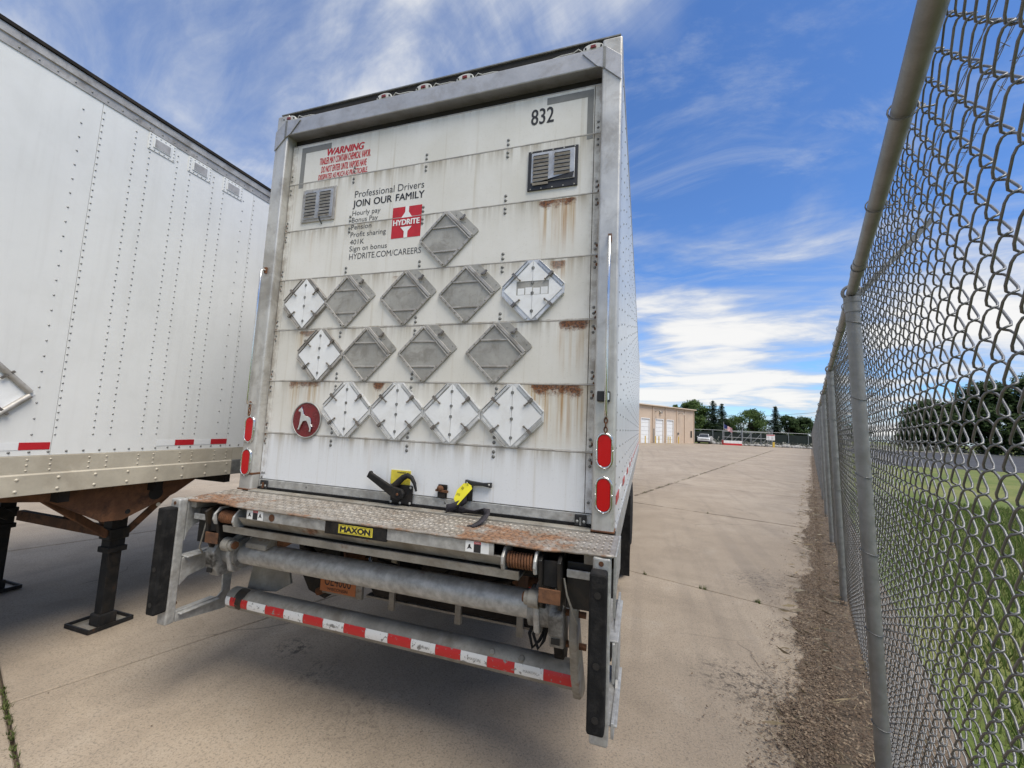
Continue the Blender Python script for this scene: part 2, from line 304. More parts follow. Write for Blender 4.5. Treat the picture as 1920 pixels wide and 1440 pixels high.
islands('weed', [(0.06, 0.09, 0.022), (0.10, 0.13, 0.034), (0.12, 0.10, 0.055)], 0.8, 0.2)
islands('leaf_dark', [(0.014, 0.030, 0.010), (0.030, 0.058, 0.015), (0.055, 0.090, 0.024), (0.022, 0.044, 0.013)], 0.75, 0.18)
islands('leaf_mid', [(0.024, 0.050, 0.012), (0.055, 0.098, 0.022), (0.095, 0.140, 0.036), (0.038, 0.072, 0.018)], 0.75, 0.22)
islands('needle', [(0.014, 0.026, 0.015), (0.026, 0.045, 0.026), (0.045, 0.068, 0.038)], 0.85, 0.08)
islands('sage', [(0.16, 0.17, 0.13), (0.27, 0.27, 0.23), (0.36, 0.35, 0.31)], 0.9)
pbr('bark', (0.075, 0.058, 0.043), 0.92, 0.0, 0.3, 6.0, 0.8, 30)
pbr('siding', (0.58, 0.465, 0.36), 0.6, 0.0, 0.05, 0.8)
pbr('siding_trim', (0.60, 0.48, 0.37), 0.55, 0.0, 0.05, 2.0)
pbr('garage_white', (0.74, 0.75, 0.75), 0.5, 0.0, 0.03, 2.0)
pbr('roof_edge', (0.36, 0.31, 0.25), 0.5, 0.0, 0.05, 2.0)
pbr('bollard_yellow', (0.62, 0.42, 0.06), 0.55, 0.0, 0.1, 5.0)
pbr('car_white', (0.74, 0.75, 0.75), 0.22, 0.0, 0.02, 2.0, coat=0.5)
pbr('car_glass', (0.02, 0.024, 0.028), 0.06, 0.0, 0.02, 2.0, spec=0.8)
pbr('stone', (0.33, 0.32, 0.30), 0.9, 0.0, 0.25, 3.0, 0.6, 12)
pbr('screen_green', (0.012, 0.020, 0.017), 0.9, 0.0, 0.3, 2.0)
pbr('pipe_grey', (0.33, 0.34, 0.34), 0.5, 0.5, 0.1, 5.0)
pbr('plow_white', (0.72, 0.72, 0.70), 0.5); pbr('plow_red', (0.50, 0.02, 0.025), 0.5)
pbr('cable_black', (0.02, 0.02, 0.02), 0.7)
def flag_mat():
    m, gg, b = mat('flag_cloth'); u = gg.n('ShaderNodeTexCoord').outputs['Generated']; X, Y, Z = gg.xyz(u)[:3]
    st = gg.m('GREATER_THAN', gg.m('FRACT', gg.m('MULTIPLY', Z, 6.5)), 0.5)
    c = gg.mix(st, (0.45, 0.02, 0.03), (0.72, 0.70, 0.70))
    can = gg.m('MULTIPLY', gg.m('LESS_THAN', X, 0.4), gg.m('GREATER_THAN', Z, 0.46))
    c = gg.mix(can, c, (0.03, 0.04, 0.16)); gg.put(b.inputs['Base Color'], c); b.inputs['Roughness'].default_value = 0.8
flag_mat()

# ------------------------------------------------------------------ mesh helpers
class MB:
    def __init__(s): s.v = []; s.f = []; s.sm = []
    def add(s, vs, fs, smooth=False):
        o = len(s.v); s.v += [tuple(v) for v in vs]; s.f += [tuple(i + o for i in f) for f in fs]; s.sm += [smooth] * len(fs); return s
    def box(s, x0, x1, y0, y1, z0, z1):
        return s.add([(x0, y0, z0), (x1, y0, z0), (x1, y1, z0), (x0, y1, z0), (x0, y0, z1), (x1, y0, z1), (x1, y1, z1), (x0, y1, z1)],
                     [(0, 3, 2, 1), (4, 5, 6, 7), (0, 1, 5, 4), (1, 2, 6, 5), (2, 3, 7, 6), (3, 0, 4, 7)])
    def bar(s, p0, p1, w, h):
        p0 = Vector(p0); p1 = Vector(p1); d = (p1 - p0).normalized()
        a = d.cross(Vector((0, 0, 1)));  a = a.normalized() if a.length > 1e-3 else Vector((1, 0, 0)); c = a.cross(d)
        vs = [p + a * sx * w / 2 + c * sz * h / 2 for p in (p0, p1) for sx, sz in ((-1, -1), (1, -1), (1, 1), (-1, 1))]
        return s.add(vs, [(0, 1, 2, 3), (7, 6, 5, 4), (0, 4, 5, 1), (1, 5, 6, 2), (2, 6, 7, 3), (3, 7, 4, 0)])
    def prism(s, poly, axis, a0, a1):
        n = len(poly)
        def P(u, v, a): return (a, u, v) if axis == 0 else ((u, a, v) if axis == 1 else (u, v, a))
        vs = [P(u, v, a0) for u, v in poly] + [P(u, v, a1) for u, v in poly]
        return s.add(vs, [tuple(range(n)), tuple(range(2 * n - 1, n - 1, -1))] + [(i, i + n, (i + 1) % n + n, (i + 1) % n) for i in range(n)])
    def cyl(s, p0, p1, r, n=16, r1=None, caps=True, smooth=True):
        p0 = Vector(p0); p1 = Vector(p1); d = (p1 - p0).normalized(); r1 = r if r1 is None else r1
        a = d.orthogonal().normalized(); c = d.cross(a)
        vs = [p0 + (a * math.cos(2 * math.pi * i / n) + c * math.sin(2 * math.pi * i / n)) * r for i in range(n)]
        vs += [p1 + (a * math.cos(2 * math.pi * i / n) + c * math.sin(2 * math.pi * i / n)) * r1 for i in range(n)]
        s.add(vs, [(i, (i + 1) % n, (i + 1) % n + n, i + n) for i in range(n)], smooth)
        if caps: s.add(vs[:n], [tuple(range(n - 1, -1, -1))]); s.add(vs[n:], [tuple(range(n))])
        return s
    def tube(s, pts, r, n=6, closed=False, smooth=True, flat=None):
        pts = [Vector(p) for p in pts]; N = len(pts); rings = []; prev = None
        for i, p in enumerate(pts):
            d = (pts[(i + 1) % N] - pts[i - 1]) if closed else (pts[min(i + 1, N - 1)] - pts[max(i - 1, 0)])
            d.normalize()
            if prev is None: a = d.orthogonal().normalized()
            else:
                a = prev - d * prev.dot(d); a = a.normalized() if a.length > 1e-6 else d.orthogonal().normalized()
            prev = a; c = d.cross(a); rr = r[i] if isinstance(r, (list, tuple)) else r
            rings.append([p + (a * math.cos(2 * math.pi * k / n) + c * math.sin(2 * math.pi * k / n)) * rr for k in range(n)])
        vs = [v for rg in rings for v in rg]; fs = []
        for i in range(N if closed else N - 1):
            j = (i + 1) % N
            fs += [(i * n + k, i * n + (k + 1) % n, j * n + (k + 1) % n, j * n + k) for k in range(n)]
        s.add(vs, fs, smooth)
        if not closed: s.add(rings[0], [tuple(range(n - 1, -1, -1))]); s.add(rings[-1], [tuple(range(n))])
        return s
    def ball(s, c, rx, ry, rz, n=10, m=6, jit=0.0):
        vs = []
        for j in range(m + 1):
            t = math.pi * j / m
            for i in range(n):
                a = 2 * math.pi * i / n; k = 1 + R.uniform(-jit, jit)
                vs.append((c[0] + rx * k * math.sin(t) * math.cos(a), c[1] + ry * k * math.sin(t) * math.sin(a), c[2] + rz * k * math.cos(t)))
        return s.add(vs, [(j * n + i, j * n + (i + 1) % n, (j + 1) * n + (i + 1) % n, (j + 1) * n + i)[::-1] for j in range(m) for i in range(n)], True)
    def dome(s, c, d, r, h=None, n=8):
        """rivet head at c facing d"""
        d = Vector(d); a = d.orthogonal().normalized(); b = d.cross(a); c = Vector(c); h = r * 0.55 if h is None else h
        r0 = [c + (a * math.cos(2 * math.pi * i / n) + b * math.sin(2 * math.pi * i / n)) * r for i in range(n)]
        r1 = [c + d * h + (a * math.cos(2 * math.pi * i / n) + b * math.sin(2 * math.pi * i / n)) * r * 0.5 for i in range(n)]
        return s.add(r0 + r1, [(i, (i + 1) % n, (i + 1) % n + n, i + n) for i in range(n)] + [tuple(range(n, 2 * n))], True)
    def mesh(s, name, m):
        me = bpy.data.meshes.new(name); me.from_pydata(s.v, [], s.f); me.materials.append(MATS[m])
        me.polygons.foreach_set('use_smooth', s.sm)
        if len(s.v) < 6000:
            bm = bmesh.new(); bm.from_mesh(me); bmesh.ops.recalc_face_normals(bm, faces=bm.faces); bm.to_mesh(me); bm.free()
        me.update(); return me
    def obj(s, name, m, parent=None, bevel=0.0, seg=2, label=None):
        return link(name, s.mesh(name, m), parent, bevel, seg, label)
def link(name, me, parent=None, bevel=0.0, seg=2, label=None):
    o = bpy.data.objects.new(name, me); COL.objects.link(o); o.parent = parent
    if bevel:
        md = o.modifiers.new('bevel', 'BEVEL'); md.width = bevel; md.segments = seg; md.limit_method = 'ANGLE'; md.angle_limit = math.radians(40); md.harden_normals = False
    if label: o['label'] = label
    return o
def tag(o, label, cat, group=None):
    o['label'] = label; o['category'] = cat
    if group: o['group'] = group
    return o
def thing(name, label, cat, loc=(0, 0, 0), group=None, rz=0.0):
    o = bpy.data.objects.new(name, None); COL.objects.link(o); o.location = loc; o.rotation_euler = (0, 0, rz); o.empty_display_size = 0.2
    return tag(o, label, cat, group)
def struct(o, kind='structure'): o['kind'] = kind; return o
def stuff(o): o['kind'] = 'stuff'; return o
def under(o, parent):
    """parent a world-space mesh to an Empty that has been moved (without bpy.ops)"""
    o.parent = parent; o.matrix_parent_inverse = (Matrix.Translation(parent.location) @ parent.rotation_euler.to_matrix().to_4x4()).inverted(); return o
HCAP = None
def text(body, x0, x1, zb, cap, y, m, parent, name='lettering', shear=0.0, bold=0.0, frame=None, thick=0.0, label=None):
    """flat lettering standing on the x-z plane at depth y (or on frame=(origin, xdir, zdir)); fitted to x0..x1, capital height cap"""
    global HCAP
    def mk(t):
        cu = bpy.data.curves.new('t', 'FONT'); cu.body = t; cu.size = 1.0; cu.shear = shear; cu.resolution_u = 3
        ob = bpy.data.objects.new('t', cu); COL.objects.link(ob); dg = bpy.context.evaluated_depsgraph_get(); dg.update()
        me = bpy.data.meshes.new_from_object(ob.evaluated_get(dg)); bpy.data.objects.remove(ob); bpy.data.curves.remove(cu); return me
    if HCAP is None: hm = mk('H'); HCAP = max(v.co.y for v in hm.vertices)
    me = mk(body); xs = [v.co.x for v in me.vertices]; a, b_ = min(xs), max(xs); k = (x1 - x0) / (b_ - a); kz = cap / HCAP
    for v in me.vertices:
        X = x0 + (v.co.x - a) * k; Z = zb + v.co.y * kz
        if frame: v.co = Vector(frame[0]) + Vector(frame[1]) * X + Vector(frame[2]) * Z
        else: v.co = (X, y, Z)
    if bold > 0:                                    # heavier stroke: the glyphs again, shifted sideways a little
        bm = bmesh.new(); bm.from_mesh(me); src = list(bm.faces); e = bold * cap * 0.9
        ax = Vector(frame[1]) if frame else Vector((1, 0, 0)); az = Vector(frame[2]) if frame else Vector((0, 0, 1)); ay = ax.cross(az)
        for k, (ux, uz) in enumerate(((1, 0), (-1, 0), (0, .6), (0, -.6))):
            dup = bmesh.ops.duplicate(bm, geom=src)['geom']
            bmesh.ops.translate(bm, vec=ax * e * ux + az * e * uz + ay * 0.00008 * (k + 1), verts=[q for q in dup if isinstance(q, bmesh.types.BMVert)])
        bm.to_mesh(me); bm.free()
    me.name = name; me.materials.clear(); me.materials.append(MATS[m]); me.update()
    return link(name, me, parent, label=label)
# ================================================================== the main trailer, seen from behind
T = thing('semi_trailer', 'white box trailer with liftgate and roll-up door covered in diamond placard holders', 'trailer')
LEN = 13.8; HW = 1.295; ZT = 4.10
# --- body shell
for sx, nm in ((1, 'right'), (-1, 'left')):
    me = None; npan = 11; pw = (LEN - 0.12) / npan
    for i in range(npan):
        if me is None:
            b = MB(); b.box(-0.012, 0.0, 0.0015, pw - 0.0015, 1.24, 4.0)
            me = b.mesh('side_panel', 'trailer_gloss')
        o = link('side_panel', me, T); o.location = (sx * (HW - 0.004) + (0.012 if sx < 0 else 0), 0.12 + i * pw, 0)
    b = MB()
    for i in range(npan + 1):
        for dyy in ((0.03, 0.40, 0.80) if i < npan else (-0.03,)):
            for k in range(27): b.dome((sx * (HW - 0.004), 0.12 + i * pw + dyy, 1.30 + k * 0.1), (sx, 0, 0), 0.0085, n=6)
    stuff(b.obj('side_rivets', 'rivet_mid', T))
    b = MB(); b.prism([(sx * (HW - 0.03), 3.98), (sx * (HW - 0.001), 3.98), (sx * (HW - 0.001), 4.06), (sx * (HW - 0.03), 4.10), (sx * (HW - 0.06), 4.10)], 1, 0.13, LEN); b.obj('top_rail', 'header_metal', T)
    b = MB(); b.box(sx * (HW - 0.03) if sx > 0 else -HW - 0.006, HW + 0.006 if sx > 0 else -(HW - 0.03), 0.125, LEN, 1.10, 1.262); b.obj('bottom_rail', 'galv', T, 0.006)
    for i in range(16):
        y0 = 0.2 + i * 0.84
        for q_, mm in ((0, 'tape_red_new'), (1, 'tape_white_new')):
            b = MB(); xx = sx * (HW + 0.0005); b.box(min(xx, xx - sx * 0.003), max(xx, xx - sx * 0.003), y0 + q_ * 0.30, y0 + q_ * 0.30 + 0.28, 1.38, 1.43); b.obj('reflector_tape', mm, T)
b = MB(); b.box(-HW + 0.02, HW - 0.02, 0.13, LEN, 4.055, 4.075); b.obj('roof', 'header_metal', T)
b = MB(); b.box(-HW + 0.02, HW - 0.02, LEN - 0.03, LEN - 0.002, 1.12, 4.05); b.obj('front_wall', 'trailer_white', T)
b = MB(); b.box(-HW + 0.03, HW - 0.03, 0.10, LEN - 0.05, 1.19, 1.235); b.obj('floor', 'underbody', T)
cm = None
for i in range(26):
    if cm is None:
        b = MB(); b.box(-1.25, 1.25, 0, 0.06, 1.175, 1.188); b.box(-1.25, 1.25, 0.027, 0.033, 1.09, 1.175); b.box(-1.25, 1.25, 0, 0.06, 1.078, 1.09); cm = b.mesh('cross_member', 'underbody')
    o = link('cross_member', cm, T); o.location = (0, 0.5 + i * 0.5, 0)
# --- rear frame
for sx in (1, -1):
    b = MB(); b.prism([(sx * 1.180, 0.0), (sx * 1.295, 0.0), (sx * 1.295, 0.125), (sx * 1.180, 0.125)], 2, 1.262, 4.10)
    b.obj('corner_post', 'stainless', T, 0.012, 3)
    g_ = MB(); P = [(1.061, 4.030), (1.180, 4.046), (1.205, 4.040), (1.291, 3.965), (1.291, 3.812), (1.192, 3.908), (1.150, 3.929)]
    g_.prism([(sx * x, z) for x, z in P], 1, -0.008, -0.001); g_.obj('corner_gusset', 'header_metal', T, 0.002)
    g_ = MB(); P2 = [(1.185, 4.044), (1.200, 4.040), (1.200, 3.905), (1.185, 3.915)]
    g_.prism([(sx * x, z) for x, z in P2], 1, -0.0105, -0.0085); g_.obj('gusset_seam', 'rivet_grey', T)
b = MB(); b.prism([(-0.0, 3.930), (0.11, 3.935), (0.11, 4.052), (-0.0, 4.052)], 0, -1.183, 1.183); b.obj('header_beam', 'header_metal', T, 0.006)
b = MB(); b.box(-1.283, 1.283, 0.030, 0.125, 4.053, 4.122); b.obj('light_recess', 'dark_gap', T)
b = MB(); b.prism([(0.020, 4.122), (0.13, 4.1225), (0.13, 4.134), (0.020, 4.130)], 0, -1.283, 1.283); b.obj('roof_lip', 'rivet_grey', T)
b = MB(); b.box(-1.18, 1.18, 0.09, 0.115, 3.84, 3.935); b.obj('door_head_gap', 'dark_gap', T)  # dark-coloured strip stands in for the shade in the gap above the door
for i, x in enumerate((-1.185, -0.335, -0.02, 0.288, 1.125)):
    b = MB(); pts = []
    for k in range(13):
        a = math.pi * k / 12; pts.append((x - 0.062 * math.cos(a), 4.053 + 0.040 * abs(math.sin(a)) ** 0.7))
    b.prism(pts, 1, 0.004, 0.0295); lt = b.obj('marker_light', 'wire_white', T, 0.004)
    b = MB(); b.prism([(x - 0.018, 4.058), (x + 0.018, 4.058), (x + 0.016, 4.077), (x - 0.016, 4.077)], 1, -0.004, 0.0035); b.obj('lens', 'emblem_red', lt, 0.003)
    for s_ in (-1, 1):
        b = MB(); b.cyl((x + s_ * 0.046, 0.0035, 4.064), (x + s_ * 0.046, -0.002, 4.064), 0.006, 8); b.obj('screw', 'letter_black', lt)
    b = MB(); b.tube([(x + (0.06 if x < 1 else -.06), 0.02, 4.06), (x + (0.09 if x < 1 else -.09), 0.01, 4.080), (x + (0.12 if x < 1 else -.12), 0.012, 4.066), (x + (0.19 if x < 1 else -.2), 0.018, 4.072), (x + (0.27 if x < 1 else -.3), 0.022, 4.058)], 0.003, 5)
    b.obj('wire_lead', 'wire_white', lt)
# tail lights
def oval(hw, hh, n=8):
    r = hw; pts = []
    for k in range(n + 1): a = math.pi * k / n; pts.append((r * math.cos(a), hh - r + r * math.sin(a)))
    for k in range(n + 1): a = math.pi + math.pi * k / n; pts.append((r * math.cos(a), -(hh - r) + r * math.sin(a)))
    return pts
for x, z in ((1.241, 1.689), (1.241, 1.459), (-1.2395, 1.689), (-1.2395, 1.459)):
    out = oval(0.0455, 0.096); inn = oval(0.036, 0.086); n = len(out)
    b = MB(); vs = []
    for poly, yy in ((out, -0.0008), (out, -0.010), (inn, -0.014), (inn, -0.003)): vs += [(x + px, yy, z + pz) for px, pz in poly]
    fs = [(k * n + i, k * n + (i + 1) % n, (k + 1) * n + (i + 1) % n, (k + 1) * n + i) for k in range(3) for i in range(n)]
    b.add(vs, fs, True); tl = b.obj('tail_light', 'chrome', T)
    b = MB(); b.prism([(x + px * 0.97, z + pz * 0.985) for px, pz in inn], 1, -0.012, -0.002); b.obj('lens', 'red_lens', tl, 0.004, 3)
    for dx_, dz_ in ((0, 0.094), (0, -0.094), (0.043, 0), (-0.043, 0)):
        b = MB(); b.dome((x + dx_, -0.0105, z + dz_), (0, -1, 0), 0.0055, 0.004, 8); b.obj('screw', 'chrome', tl)
# grab rods on the posts
for sx in (1, -1):
    x = sx * 1.246
    b = MB(); b.tube([(x, 0.0, 2.862), (x, -0.03, 2.860), (x, -0.042, 2.848), (x, -0.042, 2.5), (x, -0.042, 1.90), (x, -0.036, 1.875), (x, -0.005, 1.868)], 0.0085, 8); rod = b.obj('grab_rod', 'chrome', T)
    b = MB(); b.box(x - 0.010, x + 0.010, -0.012, -0.001, 2.84, 2.885); b.obj('rod_bracket', 'rusty', rod)
    b = MB(); zz = 1.872
    for k in range(4):
        ring = [(x + 0.008 * math.cos(a), -0.016 + (0.006 if k % 2 else -0.006) * 0 , zz - k * 0.024 + 0.015 * math.sin(a)) if k % 2 else (x, -0.016 + 0.008 * math.cos(a), zz - k * 0.024 + 0.015 * math.sin(a)) for a in [2 * math.pi * i / 10 for i in range(10)]]
        b.tube(ring, 0.0038, 5, True)
    b.obj('chain', 'rusty', rod)
b = MB(); b.box(1.197, 1.266, -0.024, -0.0008, 1.948, 2.005); bx_ = b.obj('latch_box', 'black_plastic', T, 0.005)
b = MB(); b.box(1.245, 1.262, -0.027, -0.0245, 1.958, 1.995); b.obj('latch_plate', 'chrome', bx_)
# --- rust bands at the post feet
for x0, x1, z0, z1, m_ in ((-1.297, -1.178, 1.372, 1.388, 'rusty'),):
    b = MB(); b.box(-1.232, -1.1785, -0.0025, 0.1255, z0, z1); b.obj('weld_band', m_, T, 0.003)
for sx in (1, -1):
    b = MB(); b.box(min(sx * 1.178, sx * 1.30), max(sx * 1.178, sx * 1.30), -0.004, 0.10, 1.2655, 1.276); b.obj('post_foot', 'rusty', T, 0.003)
# --- roll-up door
DY = 0.062
b = MB(); b.box(-1.178, 1.178, 0.088, 0.098, 1.27, 3.86); DOOR = b.obj('roll_up_door', 'dark_gap', T)
seams = [3.868, 3.555, 3.180, 2.800, 2.420, 2.046, 1.670, 1.342]
for zt, zb in zip(seams, seams[1:]):
    b = MB(); b.box(-1.129, 1.134, DY, 0.087, zb + 0.0022, zt - 0.0022); b.obj('door_panel', 'door_white', DOOR, 0.003)
    for x0, x1 in ((-1.176, -1.132), (1.137, 1.176)):
        b = MB(); b.box(x0, x1, DY + 0.001, 0.087, zb + 0.0022, zt - 0.0022); b.obj('end_stile', 'door_white', DOOR, 0.003)
    # rolled joint bead
    b = MB(); b.cyl((-1.176, DY + 0.004, zt + 0.0), (1.176, DY + 0.004, zt + 0.0), 0.0062, 8); b.obj('panel_joint', 'placard_rim', DOOR)
b = MB(); b.box(-1.176, 1.176, DY - 0.004, 0.087, 1.288, 1.3405); b.obj('bottom_rail', 'galv', DOOR, 0.003)
b = MB(); b.box(-1.174, 1.174, DY - 0.012, 0.08, 1.2745, 1.287); b.obj('bottom_seal', 'rubber', DOOR)
b = MB()
for z in seams[1:-1]:
    for x in (-0.582, 0.008, 0.594):
        for dz_ in (0.055, 0.025, -0.030, -0.058):
            b.dome((x - dz_ * 0.0, DY, z + dz_), (0, -1, 0), 0.0112, 0.006, 10)
    for x in (-1.158, 1.158):
        for dz_ in (0.07, 0.035, -0.04, -0.075): b.dome((x, DY + 0.001, z + dz_), (0, -1, 0), 0.009, 0.006, 8)
for x, z in ((-1.158, 1.385), (-1.14, 1.385), (-1.158, 1.355), (1.155, 1.40), (0.3, 1.318), (-0.75, 1.318)): b.dome((x, DY - (0.004 if z < 1.33 else -0.001), z), (0, -1, 0), 0.0085, 0.004, 8)
stuff(b.obj('door_rivets', 'rivet_grey', DOOR))
b = MB()
for z in seams[2:-1]:
    for x in (-1.166, 1.167):
        for dz_ in (0.05, 0.0, -0.06): b.ball((x, DY + 0.004, z + dz_ + R.uniform(-.01, .01)), 0.007, 0.006, 0.013, 7, 5, 0.2)
stuff(b.obj('roller_studs', 'rusty', DOOR))
for x in (-1.118, 1.118):
    b = MB(); b.box(x - 0.032, x + 0.032, DY - 0.016, DY - 0.0045, 1.277, 1.336); hg = b.obj('corner_hinge', 'black_plastic', DOOR, 0.004)
    for s_ in (-1, 1): b = MB(); b.dome((x + s_ * 0.018, DY - 0.0162, 1.30), (0, -1, 0), 0.0085, 0.004); b.obj('bolt', 'rivet_light', hg)
    b = MB(); b.box(x - 0.005, x + 0.005, DY - 0.024, DY - 0.0165, 1.282, 1.322); b.obj('hinge_pin', 'rusty' if x < 0 else 'rivet_grey', hg)
# grey patches of worn reflective tape on the top panel
for x0, x1, z0, z1 in ((-1.085, -0.81, 3.80, 3.845), (-1.085, -1.045, 3.5575, 3.7985), (0.84, 1.128, 3.80, 3.845), (1.092, 1.128, 3.5575, 3.7985), (1.092, 1.128, 3.525, 3.548), (-1.085, -1.045, 3.52, 3.548)):
    b = MB(); b.box(x0, x1, DY - 0.0014, DY - 0.0002, z0, z1); b.obj('tape_strip', 'tape_grey', DOOR)
# lettering
TY = DY - 0.0012
text('832', 0.741, 0.884, 3.681, 0.102, TY, 'letter_black', DOOR, bold=0.02)
text('WARNING', -0.842, -0.516, 3.746, 0.052, TY, 'letter_red', DOOR, shear=0.22, bold=0.07)
text('TRAILER MAY CONTAIN CHEMICAL VAPOR.', -0.905, -0.455, 3.681, 0.052, TY, 'letter_red', DOOR, shear=0.15, bold=0.02)
text('DO NOT ENTER UNTIL VAPORS HAVE', -0.885, -0.482, 3.615, 0.050, TY, 'letter_red', DOOR, shear=0.15, bold=0.02)
text('DISSIPATED AS MUCH AS PRACTICABLE.', -0.906, -0.470, 3.5615, 0.040, TY, 'letter_red', DOOR, shear=0.15, bold=0.02)
text('Professional Drivers', -0.559, 0.003, 3.376, 0.050, TY, 'letter_grey', DOOR)
for w_, x0_, x1_ in (('JOIN', -0.568, -0.425), ('OUR', -0.393, -0.245), ('FAMILY', -0.213, 0.008)): text(w_, x0_, x1_, 3.306, 0.049, TY, 'letter_black', DOOR, bold=0.035)
for s_, x1, z in (('Hourly pay', -0.332, 3.241), ('Bonus Pay', -0.349, 3.1895), ('Pension', -0.397, 3.136), ('Profit sharing', -0.274, 3.080), ('401K', -0.448, 3.0245)):
    text(s_, -0.567, x1, z, 0.036, TY, 'letter_grey', DOOR)
for w_, x0_, x1_ in (('Sign', -0.567, -0.478), ('on', -0.457, -0.411), ('bonus', -0.389, -0.257)): text(w_, x0_, x1_, 2.976, 0.036, TY, 'letter_grey', DOOR)
text('HYDRITE.COM/CAREERS', -0.563, 0.013, 2.914, 0.042, TY, 'letter_grey', DOOR)
def sheet(poly, y, m, parent, name, th=0.0006):
    b = MB(); b.prism(poly, 1, y, y + th); return b.obj(name, m, parent)
x0, x1, z0, z1 = -0.229, -0.002, 3.034, 3.256; xm = (x0 + x1) / 2; zm = (z0 + z1) / 2
lg = sheet([(x0, z0), (x1, z0), (x1, z1), (x0, z1)], DY - 0.0012, 'letter_red', DOOR, 'logo_panel')
sheet([(xm - .014, z1 + .001), (xm - .014, z1 - .040), (xm - .042, zm + .032), (xm + .042, zm + .032), (xm + .014, z1 - .040), (xm + .014, z1 + .001)][::-1], DY - 0.0022, 'letter_white', lg, 'logo_figure')
sheet([(xm - .014, z0 - .001), (xm + .014, z0 - .001), (xm + .014, z0 + .044), (xm + .044, zm - .034), (xm - .044, zm - .034), (xm - .014, z0 + .044)], DY - 0.0022, 'letter_white', lg, 'logo_figure')
text('HYDRITE', x0 + 0.012, x1 - 0.012, zm - 0.020, 0.038, DY - 0.0030, 'letter_white', lg, bold=0.07)
# louvred vents
for x0, x1, z0, z1, dam in ((-1.026, -0.722, 3.232, 3.490, 0), (0.735, 1.045, 3.240, 3.497, 1)):
    b = MB(); b.box(x0, x1, DY - 0.010, DY - 0.0005, z0, z1); v = b.obj('vent', 'letter_black' if dam else 'placard_rim', T, 0.002)
    b = MB(); b.box(x0 + 0.022, x1 - 0.018, DY - 0.016, DY - 0.0105, z0 + (0.045 if dam else 0.02), z1 - 0.018); b.obj('cover_plate', 'vent_metal', v, 0.003)
    n = 8
    for c_ in (0, 1):
        xa = x0 + 0.034 + c_ * 0.132; xb = xa + 0.098
        for k in range(n):
            z = z1 - 0.045 - k * 0.0245
            if dam and k > 5 and c_ == 1: continue
            b = MB(); b.prism([(DY - 0.0165, z), (DY - 0.027, z - 0.003), (DY - 0.0165, z - 0.012)], 0, xa, xb); lv = b.obj('louvre', 'vent_metal', v)
            b = MB(); b.box(xa + .002, xb - .002, DY - 0.0172, DY - 0.0166, z + 0.0004, z + 0.0102); b.obj('slot', 'dark_gap', v)
    for k in range(5):
        for zz in (z0 + 0.008, z1 - 0.008): b = MB(); b.dome((x0 + 0.02 + k * (x1 - x0 - 0.04) / 4, DY - 0.0102, zz), (0, -1, 0), 0.005, 0.003, 6); b.obj('rivet', 'rivet_light', v)
    if dam:
        b = MB(); b.prism([(x0 + 0.06, z0 + 0.045), (x1 - 0.03, z0 + 0.05), (x1 - 0.02, z0 + 0.085), (x0 + 0.20, z0 + 0.066), (x0 + 0.12, z0 + 0.045)], 1, DY - 0.0185, DY - 0.0163); b.obj('tar_patch', 'letter_black', v)
    else:
        b = MB(); b.tube([(x1 - 0.13, DY - 0.018, z0 + 0.05), (x1 - 0.125, DY - 0.017, z0 + 0.01), (x1 - 0.11, DY - 0.004, z0 - 0.022)], 0.004, 5); b.obj('tar_drip', 'letter_black', v)
